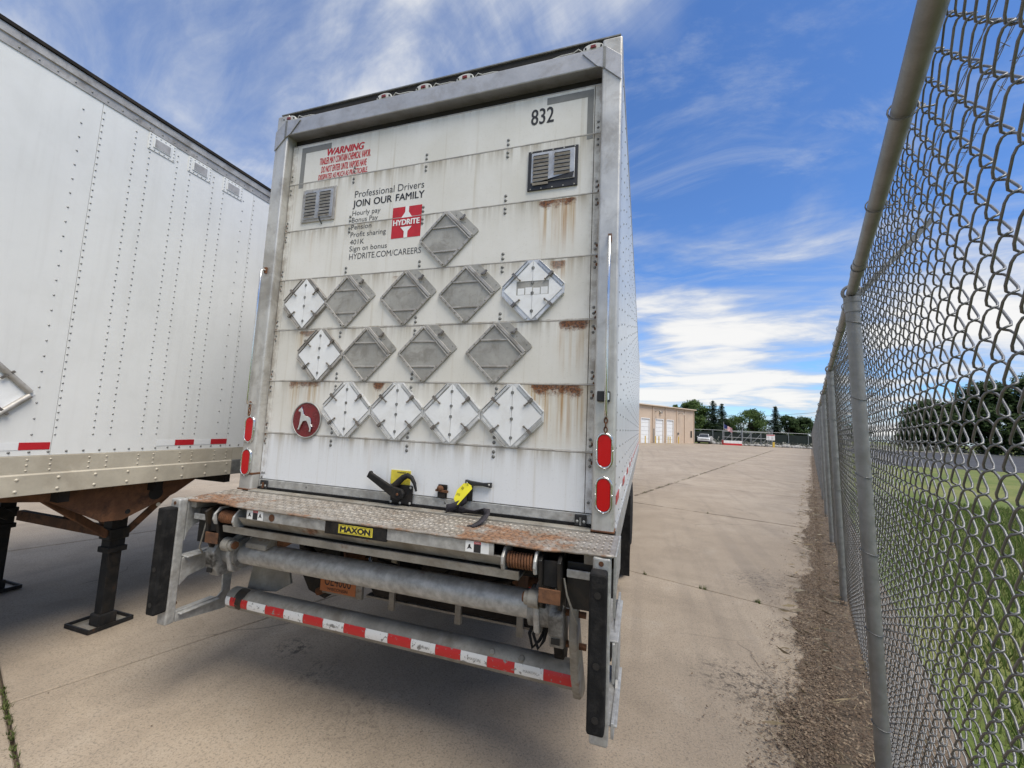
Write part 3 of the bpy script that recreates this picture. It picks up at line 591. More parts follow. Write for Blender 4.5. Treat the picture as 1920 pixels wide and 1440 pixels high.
# placard holders
def clip2(poly, fn_axis, lim, sign):
    out = []
    for i in range(len(poly)):
        p, q_ = poly[i - 1], poly[i]; a, c = sign * p[fn_axis] - lim, sign * q_[fn_axis] - lim
        if (a <= 0) != (c <= 0):
            t = a / (a - c); out.append((p[0] + (q_[0] - p[0]) * t, p[1] + (q_[1] - p[1]) * t))
        if c <= 0: out.append(q_)
    return out
def dia(a): return [(a, 0), (0, a), (-a, 0), (0, -a)]
def flip_placard(cx, cz, edge, slots=False):
    A = 0.184; outer = dia(A + 0.042)
    for ax, lim in ((0, 0.1935), (1, 0.1865)):
        for sg in (1, -1): outer = clip2(outer, ax, lim, sg)
    Y0 = DY - 0.001
    b = MB(); b.prism([(cx + x, cz + z) for x, z in outer], 1, Y0 - 0.0075, Y0); h_ = b.obj('placard_holder', edge, T, 0.0015)
    for sx in (-1, 1):
        for sz in (-1, 1):                                    # channel rail along each side
            p0 = Vector((sx * (A - 0.012) * 0.93 + sx * 0.022, 0, sz * 0.020)); p1 = Vector((sx * 0.030, 0, sz * (A - 0.008) * 0.93 + sz * 0.010))
            d = (p1 - p0).normalized(); nrm = Vector((sx, 0, sz)).normalized()
            for off, w, hgt in ((0.011, 0.003, 0.011), (0.0, 0.014, 0.0065)):
                b = MB(); o_ = nrm * (off + 0.0)
                A0, A1 = p0 + o_, p1 + o_
                vs = []
                for P_ in (A0, A1):
                    for k, yy in ((-.5, 0), (.5, 0), (.5, 1), (-.5, 1)): q_ = P_ + nrm * w * k; vs.append((cx + q_.x, Y0 - 0.008 - hgt * yy, cz + q_.z))
                b.add(vs, [(0, 1, 2, 3), (7, 6, 5, 4), (0, 4, 5, 1), (1, 5, 6, 2), (2, 6, 7, 3), (3, 7, 4, 0)]); b.obj('rail', edge, h_)
    for sx in (-1, 1):
        pts = [(0.0012 * sx, A - 0.004), (sx * (A - 0.003), 0), (0.0012 * sx, -(A - 0.004))]
        if slots:
            hx, hz0, hz1 = 0.100, -0.030, 0.055
            pl = [[(.0012, A - .004), (A - .003, 0), (A - hz1 - 0.0045, hz1), (.0012, hz1)], [(hx, hz1), (A - hz1 - .0045, hz1), (A - .003, 0), (A + hz0 - .004, hz0), (hx, hz0)], [(.0012, hz0), (A + hz0 - .004, hz0), (.0012, -(A - .004))]]
            pl[0] = [(.0012, A - .004), (A - hz1 - .0045, hz1), (.0012, hz1)]
            b = MB()
            for q_ in pl: b.prism([(cx + sx * x, cz + z) for x, z in q_], 1, Y0 - 0.0125, Y0 - 0.0105)
            b.obj('flip_plate', 'placard_white', h_)
        else:
            b = MB(); b.prism([(cx + x, cz + z) for x, z in pts], 1, Y0 - 0.0125, Y0 - 0.0105); b.obj('flip_plate', 'placard_white', h_)
    if slots:
        b = MB(); b.box(cx - .10, cx + .10, Y0 - 0.0102, Y0 - 0.0085, cz - .03, cz + .055); b.obj('number_window', 'placard_grey', h_)
        for k in range(4):
            xx = cx - 0.092 + k * 0.048; b = MB(); b.box(xx, xx + 0.042, Y0 - 0.0118, Y0 - 0.0104, cz - 0.028, cz + 0.012 + 0.004 * (k % 2)); b.obj('number_flap', 'placard_white', h_, 0.002)
    for z in (0.135, 0.045, -0.020, -0.13):
        b = MB(); b.cyl((cx, Y0 - 0.014, cz + z - 0.009), (cx, Y0 - 0.014, cz + z + 0.009), 0.0045, 8); b.box(cx - .009, cx + .009, Y0 - 0.0138, Y0 - 0.0127, cz + z - .007, cz + z + .007); b.obj('hinge', 'rivet_grey', h_)
    for sx in (-1, 1):
        for sz in (-1, 1):
            p = Vector((sx * (A / 2 + 0.022), 0, sz * (A / 2 + 0.000)))
            b = MB(); b.bar((cx + p.x + sx * .010, Y0 - 0.024, cz + p.z + sz * .010), (cx + p.x - sx * .012, Y0 - 0.024, cz + p.z - sz * .012), 0.010, 0.016)
            b.bar((cx + p.x - sx * .010, Y0 - 0.022, cz + p.z - sz * .010), (cx + p.x - sx * .034, Y0 - 0.018, cz + p.z - sz * .030), 0.007, 0.006)
            b.ball((cx + p.x - sx * .036, Y0 - 0.019, cz + p.z - sz * .031), 0.0065, 0.006, 0.0065, 7, 5); b.obj('clip', 'clip_steel', h_)
def pocket_placard(cx, cz):
    A = 0.196; Y0 = DY - 0.001
    poly = [(-A, 0), (0, -A), (A, 0), (A + 0.034, 0.030), (A + 0.030, 0.045), (0.055, 0.1865 + 0.03), (0, A)]
    poly = clip2(poly, 1, 0.1845, 1); poly = clip2(poly, 1, 0.1845, -1)
    b = MB(); b.prism([(cx + x, cz + z) for x, z in poly], 1, Y0 - 0.006, Y0); h_ = b.obj('placard_holder', 'placard_grey', T, 0.0015)
    A2 = A - 0.010
    def strip(p0, p1, w, hgt, name='rim'):
        b = MB(); b.bar((cx + p0[0], Y0 - 0.006 - hgt / 2, cz + p0[1]), (cx + p1[0], Y0 - 0.006 - hgt / 2, cz + p1[1]), hgt, w); return b.obj(name, 'placard_rim', h_, 0.002)
    zc = 0.176
    strip((-A2, 0), (-(A2 - zc), zc), 0.016, 0.008); strip((-A2, 0), (-(A2 - zc), -zc), 0.016, 0.008)
    strip((A2, 0), (A2 - zc, -zc), 0.016, 0.008); strip((A2, 0), (A2 - zc, zc), 0.020, 0.010)
    strip((A2 - 0.012, 0.012 - 0.030), (A2 - zc - 0.018, zc - 0.006), 0.008, 0.009)
    for z, k in ((0.078, 1), (-0.085, 1)): strip((-(A2 - abs(z)) + .012, z), ((A2 - abs(z)) - .016, z), 0.011, 0.006, 'rib')
    b = MB()
    for s1, s2 in ((-1, -1), (1, -1), (-1, 1)):
        for k in range(5):
            t = 0.10 + 0.18 * k; b.dome((cx + s1 * A2 * (1 - t), Y0 - 0.0172, cz + s2 * A2 * t), (0, -1, 0), 0.0045, 0.003, 6)
    for k in range(3): t = 0.15 + 0.3 * k; b.dome((cx + (A2 + .030) * (1 - t) + .016, Y0 - 0.0063, cz + (A2 + .01) * t * .9 + .02), (0, -1, 0), 0.004, 0.003, 6)
    stuff(b.obj('rivets', 'rivet_grey', h_))
    b = MB(); b.bar((cx + 0.098, Y0 - 0.016, cz + 0.118), (cx + 0.128, Y0 - 0.016, cz + 0.128), 0.010, 0.010); b.bar((cx + 0.118, Y0 - 0.022, cz + 0.116), (cx + 0.138, Y0 - 0.022, cz + 0.142), 0.007, 0.012); b.obj('clip', 'clip_steel', h_)
for x in (-0.474, -0.081, 0.308, 0.700): flip_placard(x, 1.8575, 'placard_edge')
flip_placard(-0.738, 2.2335, 'placard_rim'); flip_placard(-0.912, 2.611, 'placard_rim'); flip_placard(0.795, 2.6105, 'placard_edge', True)
for x, z in ((-0.350, 2.2335), (0.090, 2.2335), (0.575, 2.2335), (-0.545, 2.611), (-0.080, 2.611), (0.362, 2.611), (0.193, 2.991)): pocket_placard(x, z)
# round dog emblem
ex, ez, er = -0.797, 1.774, 0.120
b = MB(); b.cyl((ex, DY - 0.0005, ez), (ex, DY - 0.010, ez), er, 40); em = b.obj('emblem', 'emblem_red', T)
b = MB(); b.tube([(ex + (er + .002) * math.cos(a), DY - 0.010, ez + (er + .002) * math.sin(a)) for a in [2 * math.pi * i / 48 for i in range(48)]], 0.005, 6, True); b.obj('ring', 'rivet_light', em)
dog = [(442, 335), (448, 352), (456, 368), (470, 400), (490, 408), (515, 412), (535, 424), (543, 445), (545, 470), (562, 492), (556, 494), (546, 487), (549, 512), (546, 532), (530, 532), (536, 512), (524, 486), (510, 462), (498, 447), (464, 452), (448, 482), (439, 505), (435, 520), (414, 518), (424, 502), (431, 470), (434, 432), (439, 404), (436, 380), (416, 376), (411, 363), (428, 350), (436, 347)]
dp = [((x - 487) / 137 * er + ex, (440 - y) / 137 * er + ez) for x, y in dog][::-1]
b = MB(); b.prism(dp, 1, DY - 0.022, DY - 0.0105); b.obj('dog_figure', 'chrome', em, 0.004, 3)
# door lock, keeper, pull strap
LY = DY - 0.004
b = MB(); b.box(-0.090, 0.050, LY - 0.001, LY + 0.0035, 1.3995, 1.486); lb = b.obj('warning_sticker', 'yellow_label', T)
text('WARNING', -0.045, 0.02, 1.468, 0.010, LY - 0.002, 'letter_black', lb, bold=0.03)
b = MB(); b.box(-0.076, 0.080, LY - 0.020, LY, 1.283, 1.400); lk = b.obj('door_lock', 'black_steel', T, 0.010, 3)
for x, z in ((-0.066, 1.293), (0.0, 1.291), (0.069, 1.293), (0.069, 1.388), (-0.064, 1.388)): b = MB(); b.dome((x, LY - 0.0205, z), (0, -1, 0), 0.0085, 0.004); b.obj('bolt', 'rivet_light', lk)
b = MB(); b.cyl((0.008, LY - 0.0205, 1.350), (0.008, LY - 0.062, 1.350), 0.026, 20); b.cyl((0.008, LY - 0.0625, 1.350), (0.008, LY - 0.068, 1.350), 0.014, 14); b.obj('pivot', 'black_steel', lk, 0.003)
b = MB(); b.cyl((0.008, LY - 0.0685, 1.350), (0.008, LY - 0.071, 1.350), 0.008, 10); b.obj('pivot_nut', 'rusty', lk)
b = MB(); b.prism([(0.030, 1.378), (-0.030, 1.392), (-0.070, 1.404), (-0.196, 1.462), (-0.200, 1.474), (-0.214, 1.474), (-0.232, 1.436), (-0.10, 1.362), (-0.03, 1.322), (0.004, 1.312), (0.036, 1.326), (0.044, 1.355)], 1, LY - 0.060, LY - 0.036); b.obj('lever', 'black_steel', lk, 0.006, 2)
arc = [(-0.045, 1.385), (-0.012, 1.418), (0.020, 1.448), (0.052, 1.463), (0.080, 1.452), (0.103, 1.418), (0.118, 1.372)]
b = MB(); b.tube([(x, LY - 0.034, z) for x, z in arc], [0.022, 0.021, 0.019, 0.017, 0.014, 0.011, 0.006], 10); b.obj('hook', 'black_steel', lk)
b = MB(); b.box(0.250, 0.312, LY - 0.008, LY, 1.345, 1.425); kp = b.obj('lock_keeper', 'grease', T, 0.004)
b = MB(); b.ball((0.272, LY - 0.022, 1.402), 0.022, 0.018, 0.018, 10, 7, 0.12); b.bar((0.245, LY - 0.024, 1.392), (0.325, LY - 0.020, 1.386), 0.014, 0.012); b.obj('catch', 'rusty', kp)
b = MB(); b.box(0.258, 0.305, LY - 0.024, LY - 0.0085, 1.352, 1.380); b.obj('catch_pocket', 'dark_gap', kp)
b = MB(); b.prism([(0.432, 1.432), (0.470, 1.436), (0.545, 1.440), (0.598, 1.432), (0.598, 1.462), (0.545, 1.457), (0.475, 1.462), (0.432, 1.468)], 1, LY - 0.022, LY); hb = b.obj('strap_handle', 'black_plastic', T, 0.004)
for x in (0.445, 0.585): b = MB(); b.dome((x, LY - 0.0225, 1.449), (0, -1, 0), 0.007, 0.004); b.obj('bolt', 'rivet_light', hb)
b = MB(); b.box(0.420, 0.478, LY - 0.012, LY, 1.345, 1.430); sp = b.obj('strap_plate', 'black_steel', T, 0.003)
b = MB(); b.dome((0.43, LY - 0.0125, 1.352), (0, -1, 0), 0.006, 0.004); b.obj('bolt', 'rivet_light', sp)
def ribbon(path, width, m, name, parent, side):
    b = MB(); vs = []; n = len(path)
    for i, p in enumerate(path):
        p = Vector(p); s_ = Vector(side[i]).normalized() * width / 2; vs += [p - s_, p + s_]
    b.add(vs, [(2 * i, 2 * i + 1, 2 * i + 3, 2 * i + 2) for i in range(n - 1)], True); o = b.obj(name, m, parent)
    md = o.modifiers.new('solid', 'SOLIDIFY'); md.thickness = 0.004; return o
path = [(0.450, 0.035, 1.358), (0.425, 0.018, 1.335), (0.380, -0.02, 1.312), (0.345, -0.01, 1.300), (0.338, 0.018, 1.297), (0.375, 0.030, 1.296), (0.425, 0.015, 1.296), (0.470, 0.004, 1.294), (0.520, 0.010, 1.296), (0.570, 0.012, 1.305), (0.600, -0.020, 1.310), (0.615, -0.070, 1.304), (0.618, -0.130, 1.290), (0.606, -0.185, 1.278), (0.585, -0.215, 1.2715)]
side = [(0, -.3, 1), (0.1, -.3, 1), (0, -.2, 1), (0, .1, 1), (0.1, .1, 1), (0, -.2, 1), (0, -.4, 1), (0, -.8, .6), (0, -1, .4), (.2, -.6, .8), (.7, .1, .7), (1, .1, .4), (1, .1, .3), (1, -.1, .2), (1, -.3, .05)]
ribbon(path, 0.046, 'webbing', 'pull_strap', T, side)
# tag tied to the handle
tagp = [(0.006, 0.0), (0.030, -0.012), (0.038, -0.030), (-0.040, -0.128), (-0.052, -0.124), (-0.070, -0.095), (-0.056, -0.045), (-0.020, -0.004)]
TG = thing('hang_tag', 'yellow inspection tag tied to the black pull handle of the trailer door', 'tag', (0.452, 0.02, 1.452))
b = MB(); b.prism([(x, z) for x, z in tagp][::-1], 1, -0.001, 0.0); o = b.obj('tag_card', 'yellow_tag', TG); o.rotation_euler = (math.radians(-10), 0, 0)
b = MB(); b.tube([(0.012, -0.004, -0.012), (0.0, -0.008, 0.004), (-0.005, 0.004, 0.012)], 0.0015, 5); b.obj('string', 'letter_black', TG)
o = text('00', -0.004, 0.010, -0.046, 0.016, -0.002, 'letter_black', TG, name='pen_mark'); o.rotation_euler = (math.radians(-10), math.radians(40), 0)
o = text('4 N', -0.042, -0.022, -0.082, 0.014, -0.002, 'letter_black', TG, name='pen_mark'); o.rotation_euler = (math.radians(-10), math.radians(10), 0)
# --- liftgate: deck plate with tread lugs
def lerp_pts(P, x):
    for (xa, ya), (xb, yb) in zip(P, P[1:]):
        if xa <= x <= xb: return ya + (yb - ya) * (x - xa) / (xb - xa)
    return P[-1][1] if x > P[-1][0] else P[0][1]
FE = [(-1.312, -0.325), (-1.27, -0.352), (-1.20, -0.362), (-1.05, -0.370), (-0.90, -0.392), (-0.72, -0.412), (0.78, -0.408), (0.86, -0.385), (1.02, -0.375), (1.10, -0.362), (1.19, -0.378), (1.26, -0.395), (1.325, -0.398)]
def deck_z(x, t):
    w = 0.0
    if x < -0.75: w = -0.010 * math.sin((x + 0.75) * 9.0) * min(1, (-0.75 - x) * 4) - 0.006 * min(1, (-0.75 - x) * 3)
    if x > 0.80: w = -0.010 * math.sin((x - 0.80) * 8.5) * min(1, (x - 0.8) * 4) - 0.004
    return 1.2655 + w * t * t
b = MB(); NX, NY = 60, 7; vs = []
for i in range(NX + 1):
    x = -1.312 + 2.637 * i / NX; yf = lerp_pts(FE, x) + 0.003 * math.sin(i * 2.1)
    for j in range(NY + 1): t = j / NY; vs.append((x, -0.022 + (yf + 0.022) * t, deck_z(x, t)))
b.add(vs, [(i * (NY + 1) + j, i * (NY + 1) + j + 1, (i + 1) * (NY + 1) + j + 1, (i + 1) * (NY + 1) + j) for i in range(NX) for j in range(NY)], True)
deck = b.obj('deck_plate', 'rust_deck', T); md = deck.modifiers.new('solid', 'SOLIDIFY'); md.thickness = 0.009; md.offset = -1.0
b = MB(); k = 0
for i in range(88):
    for j in range(13):
        x = -1.295 + i * 0.0298; y = -0.042 - j * 0.0285 - (0.014 if i % 2 else 0); yf = lerp_pts(FE, x)
        if y < yf + 0.016: continue
        t = (y + 0.022) / (yf + 0.022); z = deck_z(x, t) + 0.0008; a = math.radians(52 if (i + j) % 2 else -52) ; c, s_ = math.cos(a), math.sin(a)
        L_, w_, hh = 0.0145, 0.0042, 0.0028
        q_ = [(-L_, 0), (0, -w_), (L_, 0), (0, w_)]; vs = [(x + u * c - v * s_, y + u * s_ + v * c, z) for u, v in q_]
        vs += [(x + (u * c - v * s_) * .45, y + (u * s_ + v * c) * .45, z + hh) for u, v in q_]
        b.add(vs, [(0, 1, 5, 4), (1, 2, 6, 5), (2, 3, 7, 6), (3, 0, 4, 7), (4, 5, 6, 7)])
stuff(b.obj('tread_lugs', 'rust_deck', deck))
for x0, x1, y0, y1 in ((-0.13, 0.06, -0.012, 0.012),):
    b = MB(); b.box(x0, x1, y0 - 0.02, y1 - 0.012, 1.2668, 1.2678); b.obj('deck_slot', 'dark_gap', deck)
b = MB(); b.box(-1.178, 1.178, -0.0215, 0.049, 1.255, 1.2735); b.obj('door_sill', 'galv_dirty', T, 0.003)
b = MB(); b.box(-1.30, 1.30, -0.02, 0.12, 1.10, 1.254); b.obj('rear_sill_beam', 'underbody', T)
# fascia with maker's plate and stickers
FY = -0.400
for x0, x1 in ((-0.725, -0.165), (0.213, 0.785)):
    b = MB(); b.box(x0, x1, FY, FY + 0.012, 1.199, 1.2555); b.obj('fascia_bar', 'galv', T, 0.003)
b = MB(); b.box(-0.166, 0.214, FY - 0.004, FY + 0.012, 1.190, 1.2545); mp = b.obj('maker_plate', 'black_steel', T, 0.002)
b = MB(); b.box(-0.078, 0.132, FY - 0.0052, FY - 0.0042, 1.202, 1.247); b.obj('logo_panel', 'yellow_label', mp)
b = MB(); b.box(-0.072, 0.126, FY - 0.0058, FY - 0.0053, 1.2065, 1.2425); b.obj('logo_border', 'letter_black', mp)
b = MB(); b.box(-0.0705, 0.1245, FY - 0.0064, FY - 0.0059, 1.208, 1.241); b.obj('logo_panel', 'yellow_label', mp)
text('MAXON', -0.064, 0.118, 1.2115, 0.0262, FY - 0.0070, 'letter_black', mp, bold=0.13)
for s_ in (0, 1):
    x0 = (-0.715, 0.645)[s_]
    b = MB(); b.box(x0, x0 + 0.118, FY - 0.0018, FY - 0.0004, 1.204, 1.2545); stq = b.obj('safety_sticker', 'letter_white', T)
    b = MB(); b.box(x0 + 0.043, x0 + 0.078, FY - 0.0026, FY - 0.0019, 1.205, 1.2415); b.obj('print_block', 'letter_black', stq)
    b = MB(); b.box(x0 + 0.043, x0 + 0.078, FY - 0.0026, FY - 0.0019, 1.2425, 1.2535); b.obj('print_block', 'letter_red', stq)
    text('WARNING', x0 + 0.046, x0 + 0.075, 1.2455, 0.005, FY - 0.0033, 'letter_white', stq)
    for kx in ((0.006, 0.084) if s_ == 0 else (0.008,)):
        b = MB(); xx = x0 + kx; b.prism([(xx, 1.215), (xx + .012, 1.222), (xx + .026, 1.218), (xx + .018, 1.228), (xx + .016, 1.241), (xx + .008, 1.236), (xx + .006, 1.226)], 1, FY - 0.0027, FY - 0.0019); b.obj('pictogram', 'letter_black', stq)
b = MB(); b.cyl((-0.535, FY - 0.0006, 1.2265), (-0.535, FY - 0.0016, 1.2265), 0.0205, 14); b.obj('rust_spot', 'rusty', T)
# hinge-pan beams under the deck
b = MB(); b.prism([(-0.385, 1.197), (-0.365, 1.197), (-0.335, 1.158), (-0.20, 1.155), (-0.20, 1.148), (-0.345, 1.146)], 0, -0.80, 0.82); b.obj('hinge_pan', 'galv_dirty', T)
b = MB(); b.prism([(-0.372, 1.136), (-0.355, 1.136), (-0.350, 1.108), (-0.15, 1.106), (-0.15, 1.098), (-0.365, 1.098)], 0, -0.93, 0.90); b.obj('lower_channel', 'galv_dirty', T)
b = MB(); b.box(-1.18, 1.18, -0.19, -0.16, 1.06, 1.25); b.obj('back_plate', 'underbody', T)
# main torsion tube and rear bumper tube
b = MB(); b.cyl((-1.02, -0.195, 0.935), (1.02, -0.195, 0.935), 0.066, 28); b.obj('torsion_tube', 'galv', T)
BYc, BZc, BR = -0.055, 0.578, 0.066
b = MB(); b.cyl((-1.155, BYc, BZc), (1.15, BYc, BZc), BR, 32, caps=True); bt = b.obj('bumper_tube', 'galv_dirty', T)
nseg = 15; L0, L1 = -1.115, 1.128
for i in range(-1, nseg):
    xa = L0 + (L1 - L0) * i / nseg + 0.0005; xb = L0 + (L1 - L0) * (i + 1) / nseg - 0.0005
    if i < 0: xa = -1.152
    b = MB(); vs = []
    for xx in (xa, xb):
        for k in range(7):
            a = math.radians(158 + (204 - 158) * k / 6); vs.append((xx, BYc + (BR + .0012) * math.cos(a), BZc - (BR + .0012) * math.sin(a)))
    b.add(vs, [(k, k + 1, k + 8, k + 7) for k in range(6)], True); tp = b.obj('reflector_tape', 'tape_red' if i % 2 == 0 else 'tape_white', bt)
    if i in (5, 9, 11, 13): text('MAXON', xa + 0.045, xb - 0.035, BZc - 0.006, 0.012, BYc - BR - 0.0022, 'rivet_light', tp, bold=0.02)
b = MB(); vs = []
for xx, w0, w1 in ((-1.085, 95, 175), (-1.07, 90, 215), (-1.045, 88, 222), (-1.02, 92, 205), (-1.005, 100, 150)):
    for k in range(9): a = math.radians(w0 + (w1 - w0) * k / 8); vs.append((xx, BYc + (BR + .0022) * math.cos(a) , BZc + (BR + .0022) * math.sin(a)))
b.add(vs, [(i * 9 + k, i * 9 + k + 1, i * 9 + k + 10, i * 9 + k + 9) for i in range(4) for k in range(8)], True); b.obj('grease_patch', 'grease', bt)
for x in (0.70, 0.86):
    b = MB(); b.cyl((x, BYc - 0.045, BZc + 0.042), (x, BYc - 0.0535, BZc + 0.0505), 0.020, 18, 0.012); b.obj('plug', 'galv_dirty', bt)
# dock bumpers with ladders at both corners
for sx, off in ((1, 0.0), (-1, 0.033)):
    def X(a): return sx * (a + off)
    def bxs(b, a0, a1, *r_): return b.box(min(X(a0), X(a1)), max(X(a0), X(a1)), *r_)
    b = MB(); bxs(b, 1.232, 1.302, -0.475, -0.4015, 0.600, 1.215); db = b.obj('dock_bumper', 'rubber', T, 0.010, 2)
    for z in (0.66, 0.86, 1.13):
        b = MB(); b.cyl((X(1.267), -0.4755, z), (X(1.267), -0.4768, z), 0.014, 12); b.obj('bolt_hole', 'dark_gap', db)
    b = MB(); bxs(b, 1.236, 1.312, -0.400, -0.345, 0.515, 1.258); ps = b.obj('ladder_post', 'galv', T, 0.010, 3)
    b = MB(); b.cyl((X(1.272), -0.4005, 1.233), (X(1.272), -0.4020, 1.233), 0.011, 12); b.obj('post_hole', 'rusty', ps)
    pl = 1.332 if sx > 0 else 1.245; yb = 0.16 if sx > 0 else 0.0
    def plate(poly, nm, m_='galv', th=0.012, a=pl):
        b = MB(); b.prism(poly, 0, min(X(a), X(a - th)), max(X(a), X(a - th))); return b.obj(nm, m_, T, 0.002)
    arc_ = [(-0.345 + 0.10 * (1 - math.cos(a)), 1.00 + 0.10 * math.sin(a)) for a in [math.pi / 2 * i / 6 for i in range(7)]]
    plate([(-0.345, 1.255)] + arc_ + [(0.00, 1.10), (0.03, 1.255)], 'ladder_plate')
    plate([(-0.345, 0.895), (-0.345, 0.735), (-0.30, 0.775), (-0.20, 0.795), (-0.10, 0.795), (-0.066, 0.765), (-0.058, 0.60), (-0.085, 0.575), (-0.345, 0.582), (-0.345, 0.520), (yb - 0.03, 0.480), (yb, 0.515), (yb, 0.93), (-0.06, 0.93), (-0.30, 0.90)], 'ladder_plate')
    for z in (0.905, 0.570):
        b = MB(); bxs(b, 1.205 if sx < 0 else 1.27, 1.300 if sx < 0 else 1.345, -0.335, -0.085 if sx < 0 else 0.12, z - 0.010, z); st_ = b.obj('ladder_step', 'galv', T, 0.006, 2)
        b = MB(); bxs(b, 1.2875, 1.300, -0.335, -0.087, z - 0.075 if z > .7 else z - 0.045, z - 0.0105); b.obj('step_web', 'galv_dirty', st_)
    for y, z in ((-0.02, 0.75), (-0.02, 0.66), (-0.30, 0.83), (-0.335, 0.62)):
        b = MB(); b.cyl((X(1.277), y, z), (X(1.262), y, z), 0.011, 6, smooth=False); b.obj('bolt', 'rusty', T)
    b = MB(); bxs(b, 1.19, 1.304, -0.33, 0.0, 1.20, 1.254); b.obj('deck_bracket', 'galv_dirty', T, 0.004)
    # hinge mechanism, arm and collar
    m0 = sx * (1.045 if sx > 0 else 1.022)
    b = MB(); b.prism([(-0.385, 1.205), (-0.345, 1.225), (-0.22, 1.225), (-0.18, 1.10), (-0.19, 0.98), (-0.27, 0.955), (-0.335, 0.985), (-0.355, 1.05)], 0, m0 - 0.052, m0 - 0.034); b.prism([(-0.385, 1.205), (-0.345, 1.225), (-0.22, 1.225), (-0.18, 1.10), (-0.19, 0.98), (-0.27, 0.955), (-0.335, 0.985), (-0.355, 1.05)], 0, m0 + 0.034, m0 + 0.052)
    hk = b.obj('hinge_arm', 'grease', T, 0.004)
    b = MB(); b.box(m0 - 0.0335, m0 + 0.0335, -0.35, -0.335, 1.085, 1.20); b.obj('arm_cover', 'black_steel', hk, 0.004)
    b = MB(); b.box(m0 - 0.050, m0 + 0.050, -0.366, -0.357, 1.018, 1.082); b.obj('wear_pad', 'rust_brown', hk, 0.003)
    b = MB(); b.cyl((m0 - sx * 0.056, -0.31, 1.01), (m0 - sx * 0.105, -0.31, 1.01), 0.040, 20); b.cyl((m0 - sx * 0.1055, -0.31, 1.01), (m0 - sx * 0.125, -0.31, 1.01), 0.031, 20); rl = b.obj('roller', 'galv_dirty', hk, 0.003)
    b = MB(); b.cyl((m0 - sx * 0.1255, -0.31, 1.01), (m0 - sx * 0.135, -0.31, 1.01), 0.022, 14); b.obj('roller_pin', 'rusty', rl, 0.004)
    # spring between two ears
    s0, s1 = sorted((sx * 0.842, sx * 0.965))
    b = MB(); turns = 9; b.tube([(s0 + (s1 - s0) * k / (turns * 12), -0.345 + 0.032 * math.cos(2 * math.pi * k / 12), 1.180 + 0.032 * math.sin(2 * math.pi * k / 12)) for k in range(turns * 12 + 1)], 0.0062, 6); sg = b.obj('torsion_spring', 'rusty', T)
    b = MB(); b.cyl((s0 - 0.02, -0.345, 1.180), (s1 + 0.02, -0.345, 1.180), 0.020, 12); b.obj('spring_pin', 'rust_brown', sg)
    for xx in (s0 - 0.022, s1 + 0.008):
        b = MB(); b.prism([(-0.400, 1.17), (-0.395, 1.20), (-0.36, 1.235), (-0.25, 1.245), (-0.25, 1.15), (-0.34, 1.128), (-0.385, 1.140)], 0, xx, xx + 0.014); b.obj('spring_ear', 'galv', sg, 0.004)
    # collar and lower casting
    b = MB(); b.prism([(-0.16, 1.075), (-0.285, 1.03), (-0.292, 0.93), (-0.27, 0.84), (-0.235, 0.82), (-0.13, 0.84), (-0.10, 0.98)], 0, min(sx * 0.955, sx * 0.985), max(sx * 0.955, sx * 0.985)); b.obj('tube_collar', 'galv', T, 0.008, 2)
    b = MB(); b.cyl((sx * 0.9255, -0.195, 0.935), (sx * 1.036, -0.195, 0.935), 0.092, 26, 0.086); b.obj('collar_boss', 'greasy_galv', T)
    b = MB(); b.prism([(-0.33, 0.955), (-0.30, 1.00), (-0.23, 0.965), (-0.17, 0.99), (-0.13, 0.90), (-0.20, 0.80), (-0.285, 0.80), (-0.32, 0.87)], 0, min(sx * 1.035, sx * 1.105), max(sx * 1.035, sx * 1.105)); ca = b.obj('arm_casting', 'greasy_galv', T, 0.008, 2)
    b = MB(); b.box(min(sx * 1.05, sx * 1.09), max(sx * 1.05, sx * 1.09), -0.318, -0.312, 0.83, 0.855); b.obj('casting_slot', 'dark_gap', ca)
    # link arm running down and back from the casting
    if sx > 0:
        b = MB(); b.prism([(-0.30, 0.99), (-0.25, 1.01), (-0.20, 0.90), (-0.06, 0.66), (0.06, 0.47), (0.0, 0.455), (-0.11, 0.50), (-0.20, 0.63), (-0.285, 0.83)], 0, min(sx * 1.125, sx * 1.165), max(sx * 1.125, sx * 1.165)); ar = b.obj('lift_arm', 'galv_dirty', T, 0.008, 2)
        for y, z in ((-0.262, 0.955), (-0.225, 0.80)):
            b = MB(); b.cyl((sx * 1.105, y, z), (sx * 1.198, y, z), 0.015, 6, smooth=False); b.obj('bolt', 'rusty', ar)
        b = MB(); b.prism([(-0.12, 0.99), (-0.02, 0.90), (0.06, 0.66), (0.03, 0.60), (-0.06, 0.62), (-0.16, 0.86)], 0, min(sx * 1.02, sx * 1.07), max(sx * 1.02, sx * 1.07)); b.obj('parallel_arm', 'underbody', T, 0.006)
    b = MB(); b.tube([(sx * 1.105, -0.34, 1.13), (sx * 1.12, -0.34, 1.06), (sx * 1.155, -0.33, 0.97), (sx * 1.165, -0.30, 0.93)], 0.005, 6); b.obj('release_cable', 'galv_dirty', T)
    b = MB(); b.box(min(sx * 1.115, sx * 1.225), max(sx * 1.115, sx * 1.225), -0.335, -0.325, 1.135, 1.170); b.obj('pin_plate', 'galv', T, 0.003)
    b = MB(); b.box(min(sx * 1.11, sx * 1.225), max(sx * 1.11, sx * 1.225), -0.30, -0.18, 0.99, 1.195); b.obj('side_pocket', 'grease', T, 0.004)
b = MB(); b.prism([(-1.13, 0.60), (-0.88, 0.63), (-0.76, 0.70), (-0.80, 0.83), (-1.08, 0.84)], 1, 0.01, 0.03); b.obj('arm_gusset', 'galv_dirty', T, 0.004)
